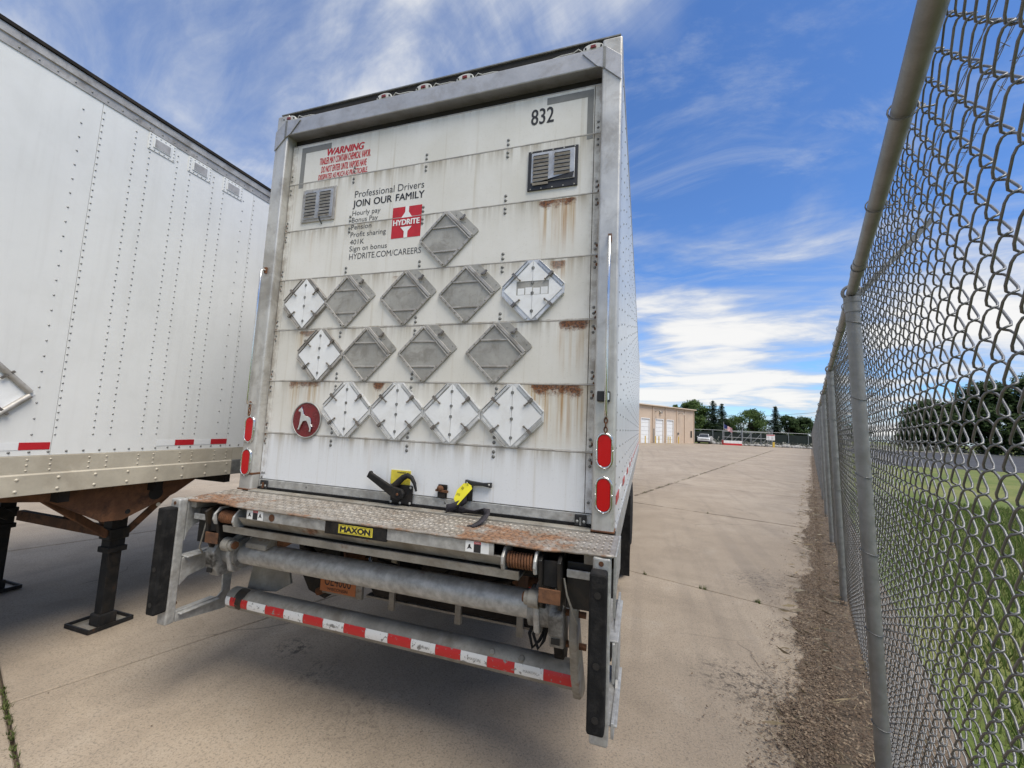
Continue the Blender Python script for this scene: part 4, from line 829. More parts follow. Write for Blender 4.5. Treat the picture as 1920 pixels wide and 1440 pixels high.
b = MB(); b.prism([(-0.14, 1.05), (-0.20, 1.06), (-0.27, 1.02), (-0.27, 0.99), (-0.20, 1.0), (-0.10, 0.90)], 0, -0.86, -0.70); b.obj('tube_gusset', 'galv_dirty', T, 0.006)
b = MB(); b.prism([(-0.96, 1.00), (-0.86, 1.075), (-0.62, 1.105), (-0.56, 1.06), (-0.70, 0.985), (-0.86, 0.95)], 1, -0.185, -0.15); b.obj('tube_gusset', 'galv', T, 0.006)
b = MB(); b.prism([(-0.79, 1.00), (-0.66, 1.085), (-0.58, 1.085), (-0.585, 1.03), (-0.66, 0.985)], 1, -0.188, -0.1855); b.obj('rust_patch', 'rusty', T)
for k in range(2):
    b = MB(); b.tube([(0.93 + .03 * k, -0.10, 0.84), (0.90 + .02 * k, -0.12, 0.76), (0.92 + .03 * k, -0.13, 0.70), (0.955 + .02 * k, -0.12, 0.74), (0.99, -0.06, 0.82)], 0.009, 6); b.obj('hydraulic_hose', 'rubber', T)
rr = random.Random(21)
for k in range(9):
    x = rr.uniform(-0.75, 0.9); y = rr.uniform(-0.08, 0.25); z = rr.uniform(0.84, 1.05)
    b = MB(); b.tube([(x, y, z), (x + rr.uniform(.05, .2), y + rr.uniform(-.05, .05), z - rr.uniform(.02, .12)), (x + rr.uniform(.2, .4), y, z + rr.uniform(-.08, .05)), (x + rr.uniform(.35, .6), y + .1, z + rr.uniform(-.05, .08))], rr.uniform(.008, .014), 6); b.obj('hose', 'rubber', T)
for x, z0, z1, m_ in ((-0.30, 0.80, 1.09, 'rust_brown'), (0.08, 0.78, 1.09, 'black_steel'), (0.46, 0.76, 1.09, 'underbody'), (0.80, 0.80, 1.09, 'rust_brown')):
    b = MB(); b.prism([(-0.10, z1), (0.22, z1), (0.20, z0 + .12), (0.08, z0), (-0.04, z0 + .05)], 0, x, x + 0.018); b.obj('hanger_plate', m_, T, 0.003)
b = MB(); b.cyl((0.15, 0.16, 0.905), (0.72, 0.16, 0.905), 0.055, 18); b.obj('hydraulic_cylinder', 'black_steel', T)
b = MB(); b.cyl((0.722, 0.16, 0.905), (0.90, 0.16, 0.905), 0.028, 14); b.obj('cylinder_rod', 'rust_brown', T)
# --- running gear and what hangs underneath
for x in (-0.52, 0.52):
    b = MB(); b.box(x - 0.05, x + 0.05, 1.2, 6.4, 0.86, 1.075); b.obj('frame_rail', 'underbody', T)
def tyre_mesh():
    b = MB(); prof = [(0.29, -0.125), (0.36, -0.135), (0.46, -0.130), (0.50, -0.105), (0.508, -0.06), (0.508, 0.06), (0.50, 0.105), (0.46, 0.130), (0.36, 0.135), (0.29, 0.125)]; n = 40; vs = []
    for i in range(n):
        a = 2 * math.pi * i / n
        for r, x in prof: vs.append((x, r * math.cos(a), r * math.sin(a)))
    m_ = len(prof); b.add(vs, [(i * m_ + k, i * m_ + k + 1, ((i + 1) % n) * m_ + k + 1, ((i + 1) % n) * m_ + k) for i in range(n) for k in range(m_ - 1)], True); return b.mesh('wheel', 'tyre')
tm = tyre_mesh()
b = MB(); b.cyl((-0.10, 0, 0), (0.03, 0, 0), 0.288, 28); b.cyl((0.03, 0, 0), (0.10, 0, 0), 0.11, 16); rimm = b.mesh('rim', 'galv_dirty')
for y in (3.45, 4.70):
    b = MB(); b.cyl((-1.0, y, 0.51), (1.0, y, 0.51), 0.065, 14); b.obj('axle', 'underbody', T)
    for x in (-1.155, -0.85, 0.85, 1.155):
        o = link('wheel', tm, T); o.location = (x, y, 0.508)
        r_ = link('rim', rimm, o); r_.scale = (1 if x > 0 else -1, 1, 1)
for x, z0 in ((1.05, 0.50), (-1.05, 0.50)):
    b = MB(); b.box(x - 0.26, x + 0.26, 2.72, 2.732, z0 - 0.32, 1.06); b.obj('mud_flap', 'rubber', T, 0.002)
b = MB(); b.box(1.262, 1.276, 0.34, 0.74, 0.47, 1.075); b.obj('side_flap', 'rubber', T, 0.003)
b = MB(); b.box(1.24, 1.288, 0.42, 0.60, 1.02, 1.10); b.obj('flap_bracket', 'rusty', T)
b = MB(); b.box(-0.72, -0.36, 0.50, 0.51, 0.55, 0.90); b.obj('air_ride_flap', 'letter_black', T)
text('Air', -0.585, -0.415, 0.735, 0.085, 0.498, 'letter_white', T, shear=0.2, bold=0.05)
text('Air', -0.583, -0.417, 0.737, 0.081, 0.4965, 'blue_print', T, shear=0.2)
b = MB(); b.cyl((-0.55, 1.5, 0.80), (0.55, 1.5, 0.80), 0.13, 20); b.obj('air_tank', 'underbody', T)
b = MB(); b.prism([(-0.40, 0.98), (0.98, 0.98), (0.98, 0.60), (0.90, 0.56), (-0.36, 0.56), (-0.40, 0.62)], 1, 0.36, 0.48); b.obj('pump_box', 'underbody', T, 0.01)
b = MB(); b.box(-0.42, 0.99, 0.355, 0.47, 0.545, 0.558); b.obj('box_lip', 'galv_dirty', T)
for x in (-0.20, 0.30, 0.72): b = MB(); b.box(x - .02, x + .02, 0.335, 0.36, 0.50, 0.86); b.obj('box_strap', 'galv_dirty', T)
b = MB(); b.prism([(-1.10, 1.05), (-0.70, 1.05), (-0.68, 0.60), (-0.80, 0.46), (-0.95, 0.50), (-1.06, 0.66)], 1, 0.38, 0.48); b.obj('suspension_bracket', 'black_steel', T, 0.01)
b = MB(); b.cyl((-0.83, 0.345, 0.520), (-0.64, 0.355, 0.605), 0.026, 12); b.obj('shock_absorber', 'rusty', T)
b = MB(); b.bar((-0.88, 0.1, 1.02), (-0.66, 0.1, 0.86), 0.03, 0.04); b.obj('brace', 'black_steel', T)
b = MB(); b.bar((-0.80, 0.12, 1.06), (-0.50, 0.12, 0.97), 0.03, 0.03); b.obj('brace', 'black_steel', T)
b = MB(); b.tube([(0.62, 0.2, 0.95), (0.68, 0.2, 0.88), (0.80, 0.2, 0.86), (0.95, 0.2, 0.87)], 0.007, 6); b.obj('cable', 'letter_red', T)
b = MB(); b.box(-0.775, -0.470, 0.300, 0.303, 0.556, 0.708); lp = b.obj('licence_plate', 'plate_orange', T, 0.006)
text('UE4000', -0.735, -0.510, 0.602, 0.066, 0.2975, 'letter_black', lp, bold=-0.01)
text('WISCONSIN', -0.71, -0.535, 0.568, 0.020, 0.2975, 'letter_black', lp)
b = MB(); b.box(-0.76, -0.42, 0.304, 0.33, 0.54, 0.735); b.obj('plate_bracket', 'galv_dirty', T, 0.005)

# ================================================================== the neighbouring trailer on the left
LT = thing('parked_trailer', 'white riveted trailer on black landing legs, parked to the left of the liftgate trailer', 'trailer')
LX = -2.40; Y0_, Y1_ = -9.9, 3.2
seam = [-0.505 + 1.238 * k for k in range(-8, 4)]; seam = [Y0_] + [s_ for s_ in seam if Y0_ < s_ < Y1_] + [Y1_]
for ya, yb in zip(seam, seam[1:]):
    b = MB(); b.box(LX - 0.010, LX, ya + 0.0012, yb - 0.0012, 1.462, 4.05); b.obj('side_panel', 'trailer_white', LT, 0.001)
b = MB(); nrm = (1, 0, 0)
for s_ in seam[1:-1]:
    plain = abs(s_ + 1.743) < .02
    for off, dzv in ((0.005, 0.0505), (0.21, 0.0505), (0.312, 0.0505), (0.516, 0.0505), (0.622, 0.0505), (0.826, 0.0505), (0.926, 0.0505), (1.130, 0.105)):
        if plain and 0.1 < off < 1.1: continue
        y = s_ + off + 0.005
        if y > Y1_: continue
        z = 1.60
        while z < 4.0: b.dome((LX, y, z), nrm, 0.0072, 0.0045, 6); z += dzv
stuff(b.obj('side_rivets', 'rivet_mid', LT))
b = MB(); y = Y0_
while y < Y1_: b.dome((LX, y, 1.485), nrm, 0.0085, 0.006, 6); b.dome((LX + .006, y + .03, 4.065), nrm, 0.007, 0.004, 6); y += 0.092
stuff(b.obj('rail_rivets', 'rivet_grey', LT))
b = MB(); b.prism([(LX - 0.03, 4.04), (LX + 0.006, 4.04), (LX + 0.006, 4.10), (LX + 0.016, 4.105), (LX + 0.016, 4.160), (LX - 0.03, 4.165)], 1, Y0_, Y1_); b.obj('top_rail', 'placard_rim', LT)
b = MB(); b.box(LX - 0.035, LX + 0.026, Y0_, Y1_, 4.1655, 4.190); b.obj('roof_edge', 'underbody', LT)
b = MB(); b.box(-4.98, LX - 0.04, Y0_, Y1_, 4.15, 4.17); b.obj('roof', 'trailer_white', LT)
b = MB(); b.prism([(LX - 0.04, 1.205), (LX + 0.016, 1.205), (LX + 0.016, 1.335), (LX + 0.008, 1.345), (LX + 0.008, 1.4605), (LX - 0.04, 1.4605)], 1, Y0_, 0.80); br = b.obj('bottom_rail', 'rail_beige', LT, 0.003)
b = MB(); b.prism([(LX - 0.04, 1.345), (LX + 0.008, 1.345), (LX + 0.008, 1.4605), (LX - 0.04, 1.4605)], 1, 0.8005, Y1_); b.obj('bottom_rail', 'rail_beige', LT)
b = MB(); b.box(LX - 0.04, LX + 0.018, 0.802, 1.02, 1.205, 1.3445); b.obj('corner_casting', 'rivet_grey', LT, 0.006)
b = MB(); y = Y0_ + 0.05
while y < 0.78:
    for z in (1.235, 1.310): b.dome((LX + 0.016, y, z), nrm, 0.011, 0.007, 8)
    y += 0.20
for s_ in seam[1:-1]:
    for off in (0.005, 0.21, 0.312, 0.516, 0.622, 0.826, 0.926, 1.13):
        for z in (1.365, 1.40, 1.435):
            if s_ + off < 0.78: b.dome((LX + 0.008, s_ + off, z), nrm, 0.008, 0.005, 6)
stuff(b.obj('rail_rivets', 'rail_beige', LT))
b = MB(); b.box(-4.97, LX - 0.045, Y0_, Y1_, 1.22, 1.46); b.obj('floor', 'underbody', LT)
b = MB(); b.box(-4.98, -4.97, Y0_, Y1_, 1.22, 4.15); b.obj('far_side_wall', 'trailer_white', LT)
b = MB(); b.box(-4.97, LX - 0.012, Y1_ - 0.02, Y1_ - 0.001, 1.22, 4.15); b.obj('front_wall', 'trailer_white', LT)
for y0, y1, m_ in ((-1.1, -0.662, 'tape_white_new'), (-0.66, -0.512, 'tape_red_new'), (0.132, 0.272, 'tape_white_new'), (0.274, 0.430, 'tape_red_new'), (0.432, 0.580, 'tape_white_new'), (0.582, 0.735, 'tape_red_new'), (1.2, 1.4, 'tape_red_new')):
    b = MB(); b.box(LX + 0.0005, LX + 0.0022, y0, y1, 1.500, 1.548); b.obj('reflector_tape', m_, LT)
for y in (-0.108, 0.199, 0.512):
    b = MB(); b.box(LX + 0.0003, LX + 0.006, y - 0.100, y + 0.100, 3.895, 4.035); vf = b.obj('vent', 'trailer_white', LT, 0.003)
    b = MB()
    for k in range(6):
        for zz in (3.908, 4.022): b.dome((LX + 0.006, y - 0.088 + k * 0.035, zz), nrm, 0.006, 0.004, 6)
    for k in range(3):
        for yy in (y - 0.088, y + 0.088): b.dome((LX + 0.006, yy, 3.935 + k * 0.03), nrm, 0.006, 0.004, 6)
    stuff(b.obj('vent_rivets', 'rivet_light', vf))
    b = MB(); b.box(LX + 0.0065, LX + 0.012, y - 0.066, y + 0.066, 3.925, 4.008); b.obj('vent_frame', 'trailer_white', vf, 0.003)
    b = MB(); b.box(LX + 0.0125, LX + 0.0135, y - 0.056, y + 0.056, 3.933, 4.000); b.obj('mesh_screen', 'placard_rim', vf)
# placard holder on its side
pc = (-0.875, 1.865)
def yz(p, x): return (x, pc[0] + p[0], pc[1] + p[1])
b = MB(); b.prism([(pc[0] + a * .255 * c, pc[1] + a2 * .255 * c) for a, a2, c in ((1, 0, 1), (0, 1, 1), (-1, 0, 1), (0, -1, 1))], 0, LX + .0003, LX + .004); ph = b.obj('placard_holder', 'placard_white', LT)
for s1 in (-1, 1):
    for s2 in (-1, 1):
        b = MB(); p0 = Vector(yz((s1 * .225, s2 * .010), LX + .012)); p1 = Vector(yz((s1 * .010, s2 * .225), LX + .012)); b.tube([p0, p0 * .5 + p1 * .5, p1], 0.019, 8); b.obj('rail', 'placard_rim', ph)
        b = MB(); mm = p0 * .5 + p1 * .5; b.bar(mm + Vector((.010, s1 * .02, s2 * .02)), mm + Vector((.010, -s1 * .035, -s2 * .03)), 0.012, 0.014); b.obj('clip', 'clip_steel', ph)
# landing gear
b = MB(); b.prism([(0.60, 1.20), (0.585, 1.165), (0.43, 1.065), (0.05, 0.905), (-0.085, 0.915), (-0.40, 1.115), (-0.72, 1.165), (-0.72, 1.20)], 0, -2.565, -2.55); bp = b.obj('gear_plate', 'rust_brown', LT)
for y, z, r_, m_ in ((0.27, 1.085, 0.055, 'dark_gap'), (0.08, 0.965, 0.019, 'dark_gap'), (0.30, 0.985, 0.017, 'kerb_concrete')):
    b = MB(); b.cyl((-2.549, y, z), (-2.5475, y, z), r_, 16); b.obj('plate_hole', m_, bp)
for xx in (-2.83, -4.46):
    b = MB(); b.box(xx - 0.055, xx + 0.055, 0.115, 0.225, 0.62, 1.20); lg_ = b.obj('landing_leg', 'black_steel', LT, 0.006)
    b = MB(); b.box(xx - 0.068, xx + 0.068, 0.102, 0.238, 0.595, 0.640); b.obj('leg_collar', 'black_steel', lg_, 0.004)
    b = MB(); b.box(xx - 0.070, xx + 0.070, 0.100, 0.240, 0.700, 0.790); b.obj('leg_clamp', 'grease', lg_, 0.006)
    b = MB(); b.box(xx - 0.045, xx + 0.045, 0.125, 0.215, 0.10, 0.594); b.obj('inner_leg', 'black_steel', lg_, 0.005)
    b = MB(); b.box(xx - 0.062, xx + 0.062, 0.108, 0.232, 0.012, 0.105); b.obj('foot', 'black_steel', lg_, 0.008)
    b = MB(); b.box(xx - 0.19, xx + 0.10, 0.03, 0.32, 0.002, 0.010); fp = b.obj('foot_pad', 'galv_dirty', lg_)
    for a in ((xx - 0.19, xx + 0.10, 0.022, 0.034), (xx - 0.19, xx + 0.10, 0.316, 0.328)): b = MB(); b.box(*a, 0.0022, 0.034); b.obj('pad_rim', 'black_steel', lg_)
    for a in ((xx - 0.198, xx - 0.186, 0.022, 0.328), (xx + 0.096, xx + 0.108, 0.022, 0.328)): b = MB(); b.box(*a, 0.0022, 0.034); b.obj('pad_rim', 'black_steel', lg_)
for p0, p1, w, h_, m_ in (((-2.90, 0.17, 0.745), (-4.20, 0.17, 0.745), 0.05, 0.09, 'rust_brown'), ((-2.80, 0.10, 0.745), (-2.66, -0.42, 1.16), 0.03, 0.055, 'rust_brown'), ((-2.80, 0.24, 0.745), (-2.66, 0.56, 1.165), 0.035, 0.05, 'rust_brown'),
                          ((-4.2, 0.10, 0.745), (-4.2, -0.45, 1.16), 0.05, 0.075, 'black_steel'), ((-2.95, 0.19, 0.76), (-3.5, 0.19, 1.18), 0.04, 0.06, 'rust_brown'), ((-3.55, 0.19, 0.76), (-3.10, 0.19, 1.19), 0.04, 0.06, 'rust_brown')):
    b = MB(); b.bar(p0, p1, w, h_); b.obj('gear_brace', m_, LT, 0.004)
for i, y in enumerate([-4.0 + 0.6 * k for k in range(12)]):
    b = MB(); b.box(-4.95, -2.46, y, y + 0.06, 1.12, 1.215); b.obj('cross_member', 'underbody', LT)
for y in (-7.4, -8.65):
    b = MB(); b.cyl((-4.7, y, 0.51), (-2.68, y, 0.51), 0.065, 12); b.obj('axle', 'underbody', LT)
    for x in (-4.83, -4.53, -2.85, -2.55):
        o = link('wheel', tm, LT); o.location = (x, y, 0.508); r_ = link('rim', rimm, o)
for x in (-4.2, -3.2): b = MB(); b.box(x - .05, x + .05, -9.5, -6.6, 0.86, 1.118); b.obj('frame_rail', 'underbody', LT)
# ================================================================== ground
FA = Vector((3.6, 3.49, 0)); FD = Vector((0.31298812, 0.94975704, 0)); FN = Vector((FD.y, -FD.x, 0))
FRZ = math.atan2(FD.y, FD.x)
def st(s_, t, z=0.0): return FA + FD * s_ + FN * t + Vector((0, 0, z))
def quad(name, pts, m, kind='structure'):
    b = MB(); b.add(pts, [tuple(range(len(pts)))]); return struct(b.obj(name, m), kind)
quad('ground', [(-900, -600, -0.09), (900, -600, -0.09), (900, 1200, -0.09), (-900, 1200, -0.09)], 'lawn_ground')
bed = quad('concrete_pavement', [st(-21, -58, -0.05), st(-21, -0.1, -0.05), st(86, -0.1, -0.05), st(86, -58, -0.05)], 'soil')
TW, SW, GAP = 4.0, 5.0, 0.018
b = MB(); c_ = 0.006
x0, x1, y0, y1 = GAP / 2, SW - GAP / 2, GAP / 2, TW - GAP / 2
b.add([(x0, y0, -0.04), (x1, y0, -0.04), (x1, y1, -0.04), (x0, y1, -0.04), (x0, y0, -c_), (x1, y0, -c_), (x1, y1, -c_), (x0, y1, -c_), (x0 + c_, y0 + c_, 0), (x1 - c_, y0 + c_, 0), (x1 - c_, y1 - c_, 0), (x0 + c_, y1 - c_, 0)],
      [(0, 1, 5, 4), (1, 2, 6, 5), (2, 3, 7, 6), (3, 0, 4, 7), (4, 5, 9, 8), (5, 6, 10, 9), (6, 7, 11, 10), (7, 4, 8, 11), (8, 9, 10, 11)])
slab = b.mesh('concrete_slab', 'concrete')
for i in range(20):
    for j in range(14):
        o = link('concrete_slab', slab, bed); o.location = st(-15.72 + i * SW, -0.22 - j * TW, R.uniform(-0.003, 0.0)); o.rotation_euler = (0, 0, FRZ)
quad('soil_strip', [st(-14, -0.50, -0.045), st(-14, 0.95, -0.015), st(84, 0.95, -0.015), st(84, -0.50, -0.045)], 'soil')
quad('lawn', [st(-16, 0.45, -0.012), st(-16, 60, -0.02), st(36, 60, -0.02), st(84, 14, -0.02), st(84, 0.45, -0.012)], 'lawn_ground')
quad('road', [(19, 37.5, 0.0), (150, 33, 0.0), (150, 104, 0.0), (42, 104, 0.0)], 'asphalt')
b = MB(); b.box(42, 150, 104, 104.5, -0.05, 0.14); struct(b.obj('kerb', 'kerb_concrete'))
quad('verge', [(9.0, 77.2, 0.03), (31, 82.6, 0.03), (60, 220, 0.03), (-20, 200, 0.03)], 'lawn_ground')
# leaf litter and bark along the fence
def hsh(x, y): v = math.sin(x * 12.9898 + y * 78.233) * 43758.5453; return v - math.floor(v)
def vnoise(x, y):
    xi, yi = math.floor(x), math.floor(y); fx, fy = x - xi, y - yi; fx = fx * fx * (3 - 2 * fx); fy = fy * fy * (3 - 2 * fy)
    a = hsh(xi, yi) * (1 - fx) + hsh(xi + 1, yi) * fx; c = hsh(xi, yi + 1) * (1 - fx) + hsh(xi + 1, yi + 1) * fx; return a * (1 - fy) + c * fy
def flakes(name, m, n, s_rng, gen_t, size, aspect, zlift, curl, keep=None, pw=1.5):
    b = MB(); vs = []; fs = []
    made = 0
    while made < n:
        s_ = s_rng[0] + (s_rng[1] - s_rng[0]) * R.random() ** pw; t = gen_t()
        if keep and not keep(s_, t): continue
        made += 1; L_ = R.uniform(*size); w_ = L_ * R.uniform(*aspect); a = R.uniform(0, 6.283); c = st(s_, t)
        ux, uy = math.cos(a), math.sin(a); z = (0.004 if t < -0.22 else -0.012 + max(0, 0.02 * (1 - abs(t - .1)))) + R.uniform(0, zlift); q_ = R.uniform(-curl, curl) * L_; q2 = R.uniform(-curl, curl) * L_
        o = len(vs)
        vs += [(c.x - ux * L_ / 2, c.y - uy * L_ / 2, z + abs(q_)), (c.x - uy * w_ / 2, c.y + ux * w_ / 2, z + max(0, q2)), (c.x + ux * L_ / 2, c.y + uy * L_ / 2, z + abs(q2)), (c.x + uy * w_ / 2, c.y - ux * w_ / 2, z + max(0, q_))]
        fs += [(o, o + 1, o + 2), (o, o + 2, o + 3)] if False else [(o, o + 1, o + 2, o + 3)]
    b.add(vs, fs); return stuff(b.obj(name, m))
def edge_keep(s_, t):
    lim = -0.21 - 0.16 * (vnoise(s_ * 0.9 + 41.5, 0.3) ** 1.3) - 0.14 * vnoise(s_ * 4.1, 9.7) ** 2 - 0.05 * vnoise(s_ * 17.0, 3.1)
    if t > lim: return R.random() < 0.9
    return R.random() < (0.34 if vnoise(s_ * 6, t * 6) > .5 else .05) * math.exp((t - lim) * 9.0)
tag(flakes('leaf_litter', 'litter', 120000, (-5.6, 45), lambda: R.uniform(-1.20, 0.36), (0.007, 0.028), (0.25, 0.8), 0.016, 0.35, edge_keep, 2.3), 'brown leaf and bark litter along the foot of the chain link fence', 'leaf litter')
tag(flakes('bark_crumbs', 'litter', 60000, (-5.6, 12), lambda: R.uniform(-0.95, -0.15), (0.005, 0.018), (0.3, 0.9), 0.010, 0.3, edge_keep, 1.6), 'dark bark crumbs along the broken edge of the concrete', 'bark litter')
tag(flakes('dry_straw', 'straw', 1500, (-5.6, 16), lambda: R.uniform(-0.55, 0.40), (0.05, 0.16), (0.02, 0.05), 0.03, 0.2), 'dry pale straw scattered along the fence foot', 'straw')
tag(flakes('yard_grit', 'litter', 1600, (-9.0, 9.0), lambda: R.uniform(-9.0, -0.6), (0.004, 0.013), (0.5, 1.0), 0.0, 0.3), 'dark grit and leaf crumbs scattered over the concrete', 'grit')
# grass blades beyond the fence
b = MB(); vs = []; fs = []
for k in range(52000):
    s_ = -5.4 + 17.5 * R.random() ** 1.3; t = 0.42 + 4.6 * R.random() ** 1.4
    if t < 0.95 and R.random() > (t - 0.40) / 0.5: continue
    c = st(s_, t); a = R.uniform(0, 6.283); hgt = R.uniform(0.035, 0.10) * (1 + 0.8 * vnoise(s_ * 2, t * 2)); w_ = R.uniform(0.003, 0.006) * (1 + t * 0.35); lx, ly = R.gauss(0, .35) * hgt, R.gauss(0, .35) * hgt
    o = len(vs); ux, uy = math.cos(a) * w_, math.sin(a) * w_
    vs += [(c.x - ux, c.y - uy, -0.014), (c.x + ux, c.y + uy, -0.014), (c.x + lx, c.y + ly, hgt)]; fs.append((o, o + 1, o + 2))
b.add(vs, fs); tag(stuff(b.obj('lawn_grass', 'grass')), 'short green lawn grass behind the chain link fence', 'grass')
# weeds and tar in the pavement joints
b = MB(); vs = []; fs = []
def tuft(c, r_, hgt, n):
    for k in range(n):
        a = R.uniform(0, 6.283); d_ = R.uniform(0.2, 1) * r_; o = len(vs); w_ = R.uniform(.002, .006); h_ = hgt * R.uniform(.4, 1)
        bx0 = c.x + R.gauss(0, r_ * .25); by0 = c.y + R.gauss(0, r_ * .25)
        vs.extend([(bx0 - math.sin(a) * w_, by0 + math.cos(a) * w_, -0.01), (bx0 + math.sin(a) * w_, by0 - math.cos(a) * w_, -0.01), (bx0 + math.cos(a) * d_, by0 + math.sin(a) * d_, h_)]); fs.append((o, o + 1, o + 2))
for k in range(46): tuft(st(-5.72 + R.gauss(0, .008), -4.45 + 1.5 * R.random() ** 1.2), R.uniform(.012, .04), R.uniform(.008, .035), R.randint(3, 13))
for s_, t in ((-0.72, -0.75), (-0.71, -0.78), (-0.72, -1.35), (-0.72, -1.30), (4.28, -2.2), (-0.72, -2.0)): tuft(st(s_, t), .04, .05, 18)
for k in range(160): tuft(st(6 + 48 * R.random() ** 1.3, -4.24 + R.gauss(0, .02)), R.uniform(.03, .12), R.uniform(.02, .07), 10)
b.add(vs, fs); tag(stuff(b.obj('joint_weeds', 'weed')), 'small green weeds growing in the pavement joints', 'weeds')
b = MB()
s_ = 4.5
while s_ < 56:
    L_ = R.uniform(0.3, 2.2); w_ = R.uniform(.02, .06) * (1 + s_ / 40)
    if R.random() < 0.72:
        n = 8; top = [st(s_ + L_ * k / n, -4.24 + w_ * R.uniform(.3, 1), 0.003) for k in range(n + 1)]; bot = [st(s_ + L_ * k / n, -4.24 - w_ * R.uniform(.3, 1), 0.003) for k in range(n + 1)]
        vs = top + bot; b.add(vs, [(k, k + 1, n + 2 + k, n + 1 + k) for k in range(n)])
    s_ += L_ + R.uniform(0, .6)
for sj in (9.28, 14.28, 24.28, 4.28):
    s0 = -4.2
    while s0 < -0.5:
        L_ = R.uniform(.2, .8); w_ = .02
        if R.random() < .6: n = 4; b.add([st(sj + w_ * R.uniform(.3, 1), s0 + L_ * k / n, .003) for k in range(n + 1)] + [st(sj - w_ * R.uniform(.3, 1), s0 + L_ * k / n, .003) for k in range(n + 1)], [(k, k + 1, n + 2 + k, n + 1 + k) for k in range(n)])
        s0 += L_
tag(stuff(b.obj('joint_filler', 'soil')), 'dark crumbly filler in the long pavement joint across the yard', 'filler')

# ================================================================== chain link fence on the right
FE_ = thing('chain_link_fence', 'galvanised chain link fence with round posts running away along the right side', 'fence', tuple(FA)); FE_.rotation_euler = (math.radians(-1.25), 0, FRZ)
FH = 2.63
pm = None
posts = [-6.4 + 3.2 * k for k in range(28)]
for k, s_ in enumerate(posts):
    if pm is None:
        b = MB(); b.cyl((0, 0, -0.10), (0, 0, FH - 0.035), 0.0325, 20); pm = b.mesh('post', 'galv_fence')
        b = MB(); b.cyl((0, 0, FH - 0.115), (0, 0, FH - 0.030), 0.0365, 20); b.tube([(0, 0.040 * math.cos(a), FH + 0.040 * math.sin(a)) for a in [2 * math.pi * i / 20 for i in range(20)]], 0.009, 8, True); b.cyl((0, 0, FH - 0.06), (0, 0, FH - 0.03), 0.039, 20); cm_ = b.mesh('post_cap', 'galv_fence')
        b = MB(); b.bar((0, -0.02, FH - 0.03), (0, -0.34, FH + 0.33), 0.035, 0.022); am = b.mesh('barb_arm', 'galv_fence')
        b = MB(); b.tube([(0.0355 * math.cos(a), 0.0355 * math.sin(a), 0.012 * math.sin(a + .6)) for a in [2 * math.pi * i / 18 for i in range(18)]], 0.0024, 5, True); b.tube([(0.03, -0.036, .01), (0.02, -0.06, .018), (0.01, -0.062, .03)], 0.0024, 5); tm_ = b.mesh('tie_wire', 'wire')
        b = MB(); b.tube([(0.006 * math.sin(a), 0.0295 * math.cos(a), 0.0295 * math.sin(a)) for a in [2 * math.pi * i / 16 for i in range(16)]], 0.0024, 5, True); b.tube([(0.0, -0.028, -.01), (0.004, -0.055, -.012), (0.012, -0.062, -.004)], 0.0022, 5); rm_ = b.mesh('tie_wire', 'wire')
        b = MB(); b.cyl((-0.09, 0, FH), (0.09, 0, FH), 0.0275, 16); sm_ = b.mesh('rail_sleeve', 'galv_fence')
    p = link('post', pm, FE_); p.location = (s_, 0, 0)
    c = link('post_cap', cm_, p); a_ = link('barb_arm', am, p)
    if k < 7:
        for z in (0.36, 0.80, 1.22, 1.60, 2.02, 2.44): o = link('tie_wire', tm_, p); o.location = (0, 0, z + R.uniform(-.03, .03)); o.rotation_euler = (0, 0, R.uniform(-.3, .3))
        for q_ in (0.35, 0.95, 1.55, 2.15, 2.75): o = link('tie_wire', rm_, FE_); o.location = (s_ + q_ + R.uniform(-.06, .06), 0, FH)
o = link('rail_sleeve', sm_, FE_); o.location = (-3.2 - 0.42, 0, 0)
b = MB(); b.cyl((-7, 0, FH), (82, 0, FH), 0.0245, 18); b.obj('top_rail', 'galv_fence', FE_)
DW = 0.094; HALF = DW / 2; MY = -0.046; EH = 0.0085; AH = HALF / 2 + 0.0035
def helix(z0, z1, fine=True, x0=0.0, sh=0):
    pts = []; k = 0; z = z0
    while z < z1:                       # right turn -> front strand up to the left -> left turn -> back strand up to the right
        sg = 1 if (k + sh) % 2 == 0 else -1
        if fine:
            for fx, fy, fz in ((1.0, 0.0, 0.0), (0.86, 0.72, 0.07), (0.55, 1.0, 0.22), (0.0, 1.0, 0.5), (-0.55, 1.0, 0.78), (-0.86, 0.72, 0.93)): pts.append((x0 + sg * AH * fx, MY + sg * EH * fy, z + HALF * fz))
        else: pts.append((x0 + sg * AH, MY, z))
        z += HALF; k += 1
    return pts
me2 = []
for sh in (0, 1):
    b = MB(); b.tube(helix(0.02, FH + 0.035, True, 0, sh), 0.00215, 6); me2.append(b.mesh('wire', 'wire'))
for i in range(300):
    o = link('wire', me2[i % 2], FE_); o.location = (-6.0 + i * HALF + R.uniform(-.0008, .0008), 0.006 * math.sin(i * 0.07), R.uniform(-.002, .002)); o.rotation_euler = (R.uniform(-.0007, .0007), R.uniform(-.0006, .0006), R.uniform(-.008, .008))
b = MB(); s_ = -6.0 + 300 * HALF; i = 0
while s_ < 81.8: b.tube(helix(0.02, FH + 0.035, False, s_, i % 2), 0.0028, 3); s_ += HALF; i += 1
stuff(b.obj('far_wires', 'wire', FE_))
b = MB()
